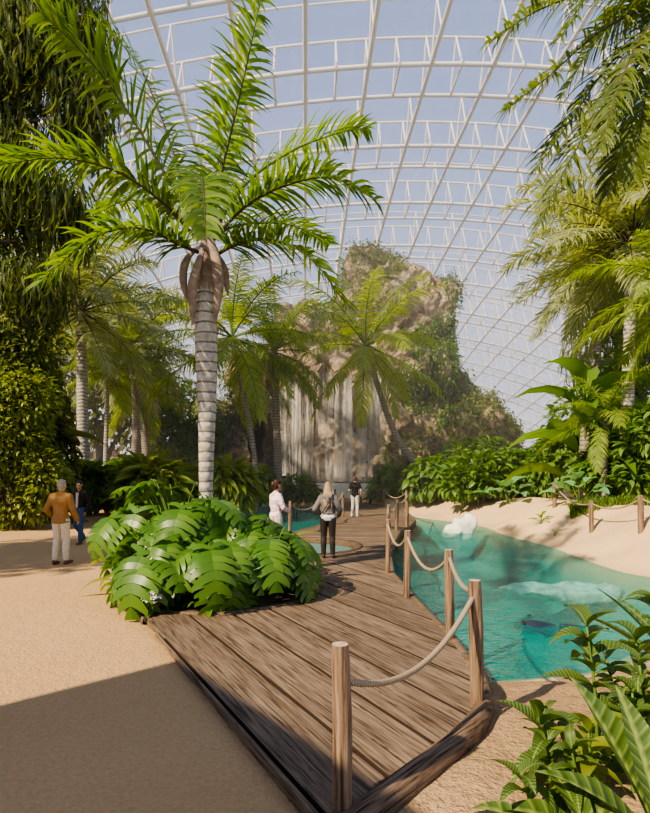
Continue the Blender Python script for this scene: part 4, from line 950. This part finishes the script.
m, t, b, o = nt('pink_print'); vo = nd(t, 'ShaderNodeTexVoronoi', Scale=14.0); t.links.new(coords(t), vo.inputs['Vector']); rr_ = ramp(t, vo.outputs['Distance'], [(.3, (.62,.26,.32)), (.5, (.78,.70,.68))]); t.links.new(rr_.outputs[0], b.inputs['Base Color']); b.inputs['Roughness'].default_value = .9
person('person with dark tied hair in pink and white blouse behind the planting bed', (W(276,480,Y4).x, Y4, .08), R(125), 1.72,
    dict(elL=(.24,-.04,1.14), wrL=(.16,-.22,1.06), elR=(-.24,-.04,1.14), wrR=(-.16,-.22,1.06), head=(0,-.04,1.60)),
    dict(skin=skinD, shoe=blk, trousers=fab('light_trousers', (.55,.50,.45)), shirt=m, hem=1, eye=eye_m), female=True, hair=dict(m=plain('auburn_hair', (.06,.025,.015), .5), bun=1, nape=1))
# ------------------------------------------------------------------ vegetation further off
def base(px, Y, dz=0): x = (px-325)/F*Y; return Vector((x, Y, gz(x, Y)+dz))
def cr(px, py, Y): return W(px, py, Y)
# palms (label, trunk foot, crown)
palm('tall slender leaning palm left of the waterfall, crown close behind the ringed palm', base(253,28), cr(232,338,28), 'coco', 22, .17,.12, M['palm_bark2'], 1.3, bow=.5)
palm('palm with a shaggy skirt of dead fronds in front of the waterfall', base(280,31), cr(274,352,31), 'mid', 24, .26,.2, M['palm_bark2'], 1.15, skirt=18)
palm('coconut palm with a long curved leaning trunk before the cliff', base(452,30), cr(366,347,30.5), 'coco', 20, .26,.14, M['palm_bark2'], 1.3, bow=-.9)
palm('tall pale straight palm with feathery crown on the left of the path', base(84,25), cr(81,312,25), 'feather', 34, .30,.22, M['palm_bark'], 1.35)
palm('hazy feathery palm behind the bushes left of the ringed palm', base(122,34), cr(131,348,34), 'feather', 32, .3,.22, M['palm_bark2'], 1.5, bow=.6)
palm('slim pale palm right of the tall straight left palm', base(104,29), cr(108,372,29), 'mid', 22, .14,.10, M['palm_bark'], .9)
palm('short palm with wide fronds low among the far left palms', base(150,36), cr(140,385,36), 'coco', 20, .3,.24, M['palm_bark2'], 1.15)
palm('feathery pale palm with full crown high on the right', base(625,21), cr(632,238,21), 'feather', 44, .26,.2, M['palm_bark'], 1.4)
palm('feathery palm behind the banana on the far right', base(590,27), cr(600,275,27), 'feather', 40, .26,.2, M['palm_bark2'], 1.25)
palm('broad green palm at the right edge above the rope fence', base(690,16.5), cr(694,290,16.5), 'mid', 24, .24,.18, M['palm_bark2'], 1.05, skirt=10)
palm('low young palm with arching fronds at the right bank behind the rope fence', base(604,19), cr(606,420,19), 'mid', 13, .12,.1, M['palm_bark2'], .75)
# palm hanging in from the top right corner
tr_ = thing('palm_tree', 'large palm drooping thick fronds into the upper right corner', 'palm tree', (6.9,9.5,gz(6.9,9.5)-.1))
o0 = Vector(tr_.location); tc_ = W(690,30,9.5)-o0
trunk(tr_, [(0,0,-.1), tc_*.5+Vector((.15,0,0)), tc_], .22, .17, M['palm_bark'])
for pts_ in ([(690,30,9.5),(640,-10,9.1),(590,-8,8.7),(535,12,8.4),(488,44,8.2)],
             [(690,34,9.5),(650,10,9.0),(600,32,8.6),(550,75,8.3),(504,112,8.1)],
             [(690,36,9.5),(655,30,9.0),(612,62,8.7),(572,118,8.5),(536,170,8.3)],
             [(690,38,9.5),(655,50,8.9),(612,95,8.4),(570,160,8.1),(538,228,7.9)],
             [(690,40,9.6),(665,60,9.4),(640,105,9.2),(622,150,9.1),(606,196,9.0)],
             [(690,30,9.5),(665,-20,9.8),(620,-35,10.2),(570,-25,10.6),(530,10,10.8)],
             [(690,30,9.5),(660,-10,9.9),(625,10,10.4),(590,50,10.8),(560,100,11.0)],
             [(690,30,9.5),(668,10,8.9),(640,40,8.3),(618,90,7.9),(600,150,7.6)],
             [(690,30,9.5),(676,30,8.9),(652,70,8.4),(642,120,8.0),(634,180,7.8)],
             [(690,30,9.5),(720,10,9.3),(760,40,9.1),(790,110,9.0),(800,180,8.9)],
             [(690,30,9.5),(680,0,9.0),(640,-30,8.6),(600,-20,8.3),(560,40,8.1)],
             [(690,30,9.5),(700,70,8.9),(690,130,8.5),(668,180,8.3),(656,215,8.2)]):
    g = Geo(); frond_geo(g, [W(*q)-o0 for q in pts_], 110, .72, .05, droop=1.2, up=.3, start=.10, rr=.03, sw=(34,62), jit=.5, nseg=4, tipl=.6); g.obj('frond', [M['hang'], M['rachis']], tr_)
# big dark tree with weeping foliage, upper left
dt = thing('weeping_tree', 'huge shaded tree with dark weeping foliage in the upper left corner', 'tree', base(-40,18))
o0 = Vector(dt.location); g = Geo(); g.tube(catmull([(0,0,-.2),(.1,0,3),(0,.2,6),(.4,0,9),(.6,0,12)],12), [.5,.42,.4,.38,.36,.34,.32,.28,.25,.2,.15,.1], 10); g.obj('trunk', M['bark'], dt)
g = Geo()
for (px, py) in ((40,120),(70,200),(20,240),(90,80),(0,60),(60,20)):
    q = W(px,py,18)-o0; g.tube(catmull([(.2,0,q.z*.75),(q.x*.5,q.y*.5,q.z*.97),tuple(q)],8), [.14,.12,.1,.08,.07,.06,.05,.04], 6)
g.obj('branch', M['bark'], dt)
def wb(px, py, Y, rx, ry, rz, o): q = W(px,py,Y)-Vector(o); return (q.x,q.y,q.z,rx,ry,rz)
g = Geo(); bl = [wb(20,50,18,2.3,2.2,2.6,o0), wb(80,40,18.3,1.2,1.6,2.0,o0), wb(10,180,18,2.0,2.0,2.2,o0), wb(82,120,18.4,1.2,1.5,1.5,o0), wb(66,210,18.4,1.2,1.5,1.5,o0), wb(-40,120,18,2.4,2.2,3.6,o0), wb(20,-50,18,3.0,2.4,2.3,o0), wb(35,285,18.4,1.3,1.3,1.2,o0), wb(100,75,18,.6,.8,1.0,o0)]
P, D = blob_pts(15000, bl, .15); leaf_mass(g, P, D, LP_['strap'], .75, (-88,-40), .6); g.obj('foliage', M['palm_dark'], dt)
# left side trees and bushes
def bsh(label, px, Y, parts, n, shape, size, mat, **k):
    l = base(px, Y); b_ = []
    for (bx_, by_, rx, ry) in parts:
        q = W(bx_,by_,Y)-l; b_.append((q.x,0,q.z,rx/F*Y,max(rx,ry)*.8/F*Y,ry/F*Y))
    return bush(label, l, b_, n, shape, size, mat, **k)
T = dict(name='broadleaf_tree', cat='tree')
bsh('dark broadleaf tree standing at the left edge under the weeping tree', -5, 19, [(10,310,50,45),(-20,250,60,60),(35,345,34,32),(0,375,44,40)], 5200, 'oval', .24, 'dark', trunk_r=.25, **T)
bsh('dense sunlit bush at the left edge beside the sand path', 12, 18.2, [(15,445,38,44),(-20,430,50,70),(44,478,22,34),(22,400,36,36),(5,495,34,34),(34,500,18,26)], 9000, 'oval', .22, 'yellowgreen', name='shrub', cat='shrub')
bsh('tall green bush left of the two walkers, below the dark tree', 48, 21, [(38,420,30,45),(55,455,20,36),(15,380,44,44),(56,486,22,24)], 4500, 'broad', .34, 'olive', name='shrub', cat='shrub')
bsh('hazy tree filling the gap between the left palms', 100, 40, [(95,400,45,50),(140,420,35,35),(60,380,40,60),(120,370,30,30)], 4200, 'oval', .5, 'olive', trunk_r=.3, **T)
bsh('round tree behind the ringed palm, left of the cliff', 190, 41, [(190,415,28,34),(205,440,24,30),(172,440,26,24)], 3000, 'oval', .45, 'shrub_mid', trunk_r=.25, **T)
bsh('tall hazy tree at the far left behind the palms', 40, 44, [(30,300,50,60),(70,330,40,50),(0,360,60,60),(110,320,28,40)], 4200, 'oval', .55, 'shrub_mid', trunk_r=.35, **T)
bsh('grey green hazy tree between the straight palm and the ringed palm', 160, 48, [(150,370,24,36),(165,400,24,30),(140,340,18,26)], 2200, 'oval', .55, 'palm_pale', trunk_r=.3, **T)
# understory along the far path, left to right
UN = 'leafy understory along the far sand path'
und = [(88,24,20,22,'broad','bright','low leafy plant behind the walking woman in the dark jacket'),(128,26,24,24,'broad','bright','leafy clump behind the small path posts'),(150,22,22,26,'long','yellowgreen','bright fern clump left of the planting bed, behind the path posts'),
       (176,28,22,22,'broad','shrub_mid','broad leaved clump behind the planting bed, left of the palm trunk'),(226,24,22,22,'long','yellowgreen','ferny clump right of the ringed palm trunk'),(250,30,20,16,'broad','shrub_mid','low clump behind the pale boulders, left of the waterfall'),
       (60,30,22,26,'oval','shrub','bush behind the tan jacket man, at the foot of the left palms'),(105,33,24,22,'long','shrub_mid','fern thicket at the foot of the slim pale palm')]
for px, Y, rx, ry, sh, mt, lb in und:
    bsh(lb, px, Y, [(px,HOR+10,rx,ry*.8),(px-rx*.5,HOR+18,rx*.7,ry*.7),(px+rx*.5,HOR+16,rx*.7,ry*.7)], 900, sh, .62 if sh != 'long' else 1.0, mt, group=UN, el=(-40,50))
bsh('bush with small leaves at the foot of the waterfall, right of the shaggy palm', 297, 34.5, [(296,487,17,14),(308,492,12,10),(286,492,12,10)], 1100, 'oval', .38, 'shrub', group=UN)
# plants on the far bank in the middle
mid = [(398,31,[(398,482,20,14),(388,490,14,9),(412,486,14,10)],'long',.9,'shrub','ferny dark bush at the far pool bank right of the railing'),
       (440,28,[(436,474,26,16),(424,484,18,12),(452,482,18,14)],'broad',.6,'shrub','wide leafy bush on the far bank at the foot of the leaning palm'),
       (478,25,[(478,472,30,22),(462,484,22,16),(496,482,22,16)],'oval',.42,'bright','bright small leaved bush on the bank behind the white boulder'),
       (515,26,[(515,470,26,20),(528,480,18,14),(502,482,20,14)],'broad',.5,'shrub','dark broad leaved bush left of the right rope fence'),
       (470,31,[(465,455,24,14),(490,452,20,14)],'oval',.5,'shrub_mid','pale green bush behind the bank bushes below the cliff')]
for px, Y, pr, sh, sz, mt, lb in mid: bsh(lb, px, Y, pr, 1300, sh, sz, mt, el=(-40,45))
def taro(label, px, py, Y, n=9, L=.9, pet=1.0, **k):
    l = base(px, Y); return rosette(label, l, n, L, 'round', 'taro', name='elephant_ear_plant', el=(15,70), pet=pet, stem=.3, **k)
taro('blue green elephant ear plant left of the leaning palm foot', 452, 470, 27, 11, 1.0, 1.5, h0=.6)
taro('blue green elephant ear plant on the bank right of the bright bush', 508, 490, 23.5, 9, .95, .8)
taro('elephant ear plant beside the railing under the waterfall wall', 394, 490, 32.5, 9, 1.0, .9)
taro('elephant ear plant behind the middle post of the right rope fence', 580, 490, 18.5, 9, .6, .8)
taro('elephant ear plant below the banana trunk on the right bank', 592, 470, 20, 9, .75, 1.2)
# right jungle
bn = rosette('tall banana plant with long paddle leaves on the right bank', base(585,20.5), 13, 3.2, 'broad', 'bright', name='banana_plant', el=(38,88), pet=.8, stem=.9, wid=.55, h0=3.2)
trunk(bn, [(0,0,-.1),(-.05,0,1.4),(0,0,2.6),(0,0,3.6)], .22, .14, M['palm_bark2'])
bn = rosette('banana plant at the right edge with broad arching leaves', base(640,21.5), 10, 2.8, 'broad', 'shrub_mid', name='banana_plant', el=(15,80), pet=.7, stem=.8, wid=.55, h0=2.6); trunk(bn, [(0,0,-.1),(.05,0,1.2),(0,0,2.8)], .2, .12, M['palm_bark2'])
bn = rosette('banana plant with olive leaves in the left jungle', base(32,20.5), 13, 2.4, 'broad', 'olive', name='banana_plant', el=(5,75), pet=.6, stem=.6, wid=.6, h0=3.6); trunk(bn, [(0,0,-.1),(.05,0,1.8),(0,0,3.8)], .14, .1, M['palm_bark2'])
rj = [(548,25,[(548,465,22,24),(560,450,20,26),(540,480,16,14)],'oval',.45,'shrub','dark bush behind the leftmost post of the right rope fence'),
      (575,24,[(575,455,26,30),(595,440,24,30)],'broad',.6,'shrub_mid','mid green bush under the tall banana plant'),
      (620,20,[(620,465,30,22),(600,470,22,18),(642,460,26,26)],'broad',.5,'shrub','glossy dark bush behind the nearest bank post'),
      (650,18,[(655,440,36,40),(640,475,26,18),(690,430,24,50)],'oval',.36,'shrub_mid','bright bush at the right edge behind the rope fence'),
      (610,27,[(610,400,44,50),(650,380,40,70),(580,420,34,36)],'oval',.5,'shrub_mid','tall leafy mass closing the right jungle')]
for px, Y, pr, sh, sz, mt, lb in rj: bsh(lb, px, Y, pr, 1700, sh, sz, mt, el=(-50,40))
bsh('big rounded tree behind the right palms', 640, 31, [(650,290,50,70),(610,345,46,60),(690,250,60,90),(615,265,40,50),(640,220,30,40)], 9000, 'strap', 1.0, 'palm_pale', el=(-85,-30), trunk_r=.4, **T)
# grass strip and small sprigs on the right bank
g = Geo(); n = 1700; px = RNG.uniform(570,652,n); Yg = RNG.uniform(15.9,17.2,n)+ (650-px)*.018; X = (px-325)/F*Yg
Z = ground(X, Yg); P = np.stack([X,Yg,Z-.02],1); D = RNG.normal(size=(n,3)); D[:,2] = .5
leaf_mass(g, P-np.array((8.6,16.8,1)), D, LP_['strap'], .34, (50,88), .2); o = g.obj('grass', M['grass'], None); o.location = (8.6,16.8,1); tag(o, 'low strip of green grass behind the right rope fence', 'grass', kind='stuff')
def hit(px, py):
    for k in range(1200):
        Y = 4+k*.05; q = W(px,py,Y)
        if q.z <= gz(q.x, Y): return (q.x, Y, gz(q.x, Y))
rosette('little sprig growing alone on the sand slope, upper of two', hit(541,524), 9, .34, 'oval', 'bright', pet=.22, stem=.1, el=(15,80), wid=.8, name='seedling')
rosette('tiny sprig on the sand slope just above the water, lower of two', hit(555,536), 6, .17, 'oval', 'bright', pet=.1, stem=.05, el=(15,80), name='seedling')
# boulders, ray
def stone(name, label, cat, loc, blobs, vox, m, amp=(.05,.05,.015), fr=(.9,1.8,5)):
    o = rock_obj(name, blobs, vox, m, None, amp, fr, loc=loc); o.data.polygons.foreach_set('use_smooth', np.ones(len(o.data.polygons), bool)); return tag(o, label, cat)
stone('boulder', 'white boulder standing half in the pool at the far sand bank', 'boulder', (W(462,527,20.2).x,20.2,-.4), [((0,0,.2),(.5,.45,.5)),((.28,-.05,.35),(.3,.35,.5)),((-.42,-.1,.1),(.4,.4,.3))], .07, M['white_rock'])
stone('boulder', 'upright rounded pale boulder behind the woman in the pink blouse', 'boulder', (W(266,500,35.6).x,35.6,gz(W(266,500,35.6).x,35.6)-.1), [((0,0,.9),(.62,.45,1.05)),((.25,0,1.2),(.4,.4,.7))], .09, M['pale_rock'])
stone('boulder', 'low flat pale boulder left of the upright boulder', 'boulder', (W(247,500,34.2).x,34.2,gz(W(247,500,34.2).x,34.2)-.1), [((0,0,.4),(.95,.6,.62)),((.5,0,.3),(.6,.5,.4))], .09, M['pale_rock'])
stone('boulder', 'low sandy boulder at the back edge of the small teal pool', 'boulder', (W(300,500,35.2).x,35.2,gz(W(300,500,35.2).x,35.2)-.15), [((0,0,.3),(1.2,.6,.5)),((1.0,0,.2),(.9,.5,.4))], .1, M['pale_rock'])
x, y = W(562,590,11.6).x, 11.6; stone('submerged_rock', 'long pale rock slab under the water in the middle of the pool', 'rock', (x,y,-.60), [((0,0,-.05),(1.35,.55,.2)),((.6,.15,.02),(.8,.45,.18)),((-.75,.1,0),(.75,.4,.16))], .06, M['wet_rock'])
def ray_fish(label, loc, rz, s=1.0):
    n, m2 = 25, 17; V = []; Q = []
    for i in range(n):
        u = i/(n-1)*2-1
        for j in range(m2):
            v = j/(m2-1)
            half = 1-abs(u)**1.25; front = -.52*(1-abs(u)**1.5)-.06*abs(u); back = .48*(1-abs(u)**1.15)+.02
            y = front+(back-front)*v; th = .11*(1-abs(u))**1.6*math.sin(PI*min(1,v*.95+.03))+.02*(1-abs(u)); z = th+.10*abs(u)**2*math.sin(2.2*v+1.0)
            V.append((u*.72, y, z))
    for i in range(n-1):
        for j in range(m2-1): k = i*m2+j; Q.append((k,k+m2,k+m2+1,k+1))
    t = thing('stingray', label, 'stingray', loc, rz); g = Geo(); g.add(np.array(V)*s, Q)
    o = g.obj('body', plain('ray_skin', (.02,.03,.052), .6, ns=5, amt=.3), t); md = o.modifiers.new('s','SOLIDIFY'); md.thickness = .03
    g = Geo(); g.tube(catmull([(0,.42*s,.06*s),(.02,.8*s,.05),(.12*s,1.15*s,.03),(.10*s,1.5*s,.0)],14), [.035*s*(1-.85*i/13) for i in range(14)], 6); g.obj('tail', bpy.data.materials['ray_skin'], t)
    for sx in (-1,1): g = Geo(); g.tube([(sx*.09*s,-.3*s,.07*s),(sx*.09*s,-.3*s,.12*s)], [.03*s,.02*s], 8); g.obj('eye', eye_m, t)
ray_fish('grey stingray gliding under the water near the front of the pool', (W(527,628,8.45).x,8.0,-.352), R(-100), .70)
# white flowers at the left front of the bed
for (px, py, Y, lb) in ((152,599,7.02,'larger white flower cluster at the left front rim of the planting bed'),(136,588,7.6,'smaller white flower cluster at the left end of the planting bed')):
    q = W(px,py,Y); t = thing('white_flowers', lb, 'flowers', (q.x,q.y,.1)); h = max(.12, q.z-.1); g = Geo(); s = Geo()
    for i in range(26):
        d = Vector((U(-1,1),U(-1,1),U(-.2,1))); d = d.normalized()*.11*U(.7,1); c = Vector((0,0,h))+d; s.tube([(0,0,-.02),c*.6,c],.004,4,cap=False)
        for k in range(5): leaf_mass(g, np.array([tuple(c)]), np.array([[math.cos(k*1.256),math.sin(k*1.256),.2]]), LP_['round'], .055, (0,20), 1.0)
    g.obj('petals', M['white_petal'], t); s.obj('stem', M['petiole'], t)
for (px, Y, lb, mt, n) in ((150,7.42,'low bright creeping plant spilling over the left rim of the planting bed','bright',30),(212,7.42,'low bright green plant at the front rim of the planting bed','bright',30),(128,8.6,'pale grassy leaved plant by the dark post left of the planting bed','yellowgreen',24),(285,9.1,'thin ferny plant at the right end of the planting bed','yellowgreen',22)):
    x = (px-325)/F*Y; rosette(lb, (x,Y,.1), n, .26 if mt == 'bright' else .6, 'oval' if mt == 'bright' else 'long', mt, pet=.28, stem=.22 if mt == 'bright' else .5, el=(0,80), name='bedding_plant')
# foreground planting, lower right
def stalk(label, loc, h, n, L, mat='fore', lean=(0,0), name='leafy_plant', wid=.75, shape='broad'):
    t = thing(name, label, 'plant', loc); g = Geo(); top = Vector((lean[0],lean[1],h)); P = catmull([(0,0,-.08),top*.5+Vector((.02,0,0)),top],10); g.tube(P,[.014-.0008*i for i in range(10)],6); g.obj('stem', M['petiole'], t)
    me = []
    for q in range(3):
        Vp, Qp = leaf_proto(1,.42+.05*q,.5+.35*q,.25,7,.03,.12,.012); gg = Geo(); gg.add(Vp*np.array((wid,1,1)), Qp); m_ = gg.mesh('leaf'); m_.materials.append(M[mat]); me.append(m_)
    for i in range(n):
        u = .12+.88*(i+.5)/n; p = P[min(9,int(u*9.99))]; a = i*2.39996+U(-.4,.4); o = link('leaf', me[i % 3], None, t); o.location = p; s = L*U(.75,1.1)*(1-.25*u)
        o.rotation_euler = (Matrix.Rotation(a-PI/2,3,'Z')@Matrix.Rotation(R(-5+60*u+U(-12,12)),3,'X')@Matrix.Rotation(U(-.3,.3),3,'Y')).to_euler(); o.scale = (s,s,s)
    return t
def fg(px, py, Y): q = W(px,py,Y); return (q.x, q.y, gz(q.x,q.y)-.01)
stalk('tall leafy foreground plant with upright striped leaves beside the sandy shore', fg(598,790,3.6), .92, 20, .42, 'fore', (-.05,.05))
stalk('bushy foreground plant left of the tall one, nearest the boardwalk corner', fg(552,812,3.3), .45, 13, .38, 'fore', (-.08,0))
stalk('foreground plant with yellow green stems between the bigger leaves', fg(585,813,3.15), .45, 14, .34, 'yellowgreen', (.02,0))
stalk('low leafy plant at the bottom right behind the big dark leaf', fg(632,800,3.3), .6, 15, .36, 'fore', (.03,.05))
stalk('leafy plant at the right edge below the pool', fg(640,770,3.7), .8, 16, .40, 'fore', (.0,.05))
stalk('leafy plant at the right edge overhanging the pool shore', fg(668,720,4.3), 1.0, 18, .42, 'fore', (-.1,.0))
stalk('small seedling like plant at the very bottom beside the pale sand', fg(530,820,3.0), .25, 9, .30, 'fore', (-.05,0))
for lb, px, py, Y, h, n, L in (('small leaved filler plant behind the tall striped foreground plant', 620,745,4.0,.6,22,.26),('small leaved plant at the sandy shore below the pool, in front of the tall plant', 575,800,3.05,.4,20,.22),
        ('small leaved plant low at the right edge behind the paddle leaves', 650,800,3.45,.75,24,.28),('small leaved plant leaning toward the pale sand', 548,790,3.6,.4,18,.24)):
    stalk(lb, fg(px,py,Y), h, n, L, 'fore', (U(-.1,.1),U(-.05,.05)))
def blades(label, loc, specs, mat='fore', name='broad_leaf_plant'):
    t = thing(name, label, 'plant', loc); l = Vector(loc)
    for (a, e, L, wd, dr, pl) in specs:
        Vp, Qp = leaf_proto(L, wd, dr, .3, 12, .03, .15, .006); g = Geo(); g.add(Vp, Qp); o = g.obj('leaf', M[mat], t)
        d = Vector((math.cos(R(a))*math.cos(R(e)), math.sin(R(a))*math.cos(R(e)), math.sin(R(e)))); o.location = d*pl
        o.rotation_euler = (Matrix.Rotation(R(a)-PI/2,3,'Z')@Matrix.Rotation(R(e),3,'X')).to_euler()
        g = Geo(); g.tube([(0,0,-.03), tuple(d*pl*.5), tuple(d*pl)], .012, 5, cap=False); g.obj('petiole', M['petiole'], t)
    return t
blades('large dark paddle leaf plant at the right picture edge, nearest the camera', fg(668,812,2.7), [(120,62,.75,.2,.25,.2),(160,45,.6,.17,.5,.15),(95,70,.7,.18,.3,.15),(200,35,.5,.16,.6,.1),(60,55,.6,.18,.5,.1)], 'fore')
blades('broad shiny leaf plant at the bottom right in front of the stalks', fg(598,812,2.75), [(150,30,.45,.16,.7,.1),(205,20,.5,.13,.6,.08),(100,40,.5,.16,.6,.12),(60,30,.4,.14,.6,.1),(250,30,.35,.12,.7,.1)], 'fore')
blades('flat arching leaf plant at the bottom edge below the pale sand', fg(545,812,2.85), [(185,12,.42,.12,.5,.08),(150,25,.35,.11,.6,.08),(230,20,.3,.1,.6,.08)], 'fore')
blades('spiky plant reaching in from the right edge over the pool', fg(690,690,4.9), [(170,48,1.05,.14,.35,.2),(150,60,1.0,.13,.3,.2),(190,30,.9,.13,.5,.2),(120,60,.9,.13,.4,.2),(210,45,.8,.12,.5,.2)], 'fore')

# trees standing outside the picture on the left: their shade falls over the path
for (x, y, h_, lb) in ((-13.5,7.0,7.5,'shade tree standing left of the picture beside the sand path'),(-19,14,9.0,'second shade tree standing left of the picture, farther along the path')):
    bush(lb, (x,y,gz(x,y)), [(0,0,h_,3.2,3.2,1.8),(1.5,1.2,h_-1.5,2.0,2.2,1.3),(-1.2,-1,h_+1,2.2,2.2,1.5)], 3000, 'oval', .4, 'shrub', name='broadleaf_tree', cat='tree', trunk_r=.3)
# added block out of view, shaped so its shade lies over the near path
g = Geo(); A_ = [(-4.82,2.6),(-2.02,-.8),(-5.02,-3.5),(-7.82,-.1)]
g.add([(x,y,z) for z in (-.05,3.5) for x, y in A_], [(0,1,5,4),(1,2,6,5),(2,3,7,6),(3,0,4,7),(4,5,6,7)]); struct(g.obj('shade_block', M['stucco'], None, False))
# ------------------------------------------------------------------ camera, light, haze
cam = bpy.data.cameras.new('camera'); co = bpy.data.objects.new('camera', cam); C.objects.link(co)
cam.sensor_fit = 'VERTICAL'; cam.sensor_height = 36; cam.lens = F/813*36; cam.shift_y = (HOR-406.5)/813
cam.clip_start = .05; cam.clip_end = 1000
co.location = (0,0,CAMH); co.rotation_euler = (PI/2,0,0); bpy.context.scene.camera = co
SD = Vector((.74,.67,-.78))
su = bpy.data.lights.new('sun', 'SUN'); so = bpy.data.objects.new('sun', su); C.objects.link(so)
su.energy = 7.4; su.angle = R(.9); su.color = (1,.82,.57); so.rotation_euler = SD.to_track_quat('-Z','Y').to_euler(); so.location = (-20,-18,30)
w = bpy.data.worlds.new('sky'); bpy.context.scene.world = w; w.use_nodes = True; t = w.node_tree
bg = t.nodes['Background']; tc = nd(t, 'ShaderNodeTexCoord'); sp = nd(t, 'ShaderNodeSeparateXYZ'); t.links.new(tc.outputs['Generated'], sp.inputs[0])
r = ramp(t, sp.outputs[2], [(0,(.86,.86,.90)),(.14,(.62,.68,.84)),(.42,(.33,.41,.63)),(.75,(.24,.31,.53))])
mp = nd(t, 'ShaderNodeMapping'); mp.inputs['Scale'].default_value = (1.6,1.6,6); t.links.new(tc.outputs['Generated'], mp.inputs[0])
cn = noise(t, mp.outputs[0], 1.7, 6, .55); cr = ramp(t, cn, [(.5,(0,0,0)),(.68,(.85,.85,.85))])
hz = ramp(t, sp.outputs[2], [(.15,(1,1,1)),(.4,(0,0,0))]); mm = mix(t, 1.0, cr.outputs[0], hz.outputs[0], 'MULTIPLY')
t.links.new(mix(t, mm, r.outputs[0], (.95,.92,.92)), bg.inputs[0]); bg.inputs[1].default_value = 1.15
# thin sunlit haze filling the far half of the hall
g = Geo(); g.box((5,66,15), (110,92,31)); o = g.obj('haze', None, None, False)
tag(o, 'thin warm sunlit haze hanging in the far half of the domed hall', 'haze', kind='stuff')
m = bpy.data.materials.new('haze'); m.use_nodes = True; tt = m.node_tree; tt.nodes.remove(tt.nodes['Principled BSDF'])
vs = nd(tt, 'ShaderNodeVolumeScatter'); vs.inputs['Density'].default_value = .0058; vs.inputs['Color'].default_value = (1,.95,.87,1)
tt.links.new(vs.outputs[0], tt.nodes['Material Output'].inputs['Volume']); o.data.materials.append(m)
sc = bpy.context.scene
sc.view_settings.view_transform = 'AgX'; sc.view_settings.look = 'AgX - Medium High Contrast'; sc.view_settings.exposure = .22
sc.cycles.use_denoising = True; sc.cycles.max_bounces = 8; sc.cycles.transparent_max_bounces = 16; sc.cycles.volume_bounces = 0
sc.cycles.caustics_reflective = False; sc.cycles.caustics_refractive = False; sc.cycles.sample_clamp_indirect = 6
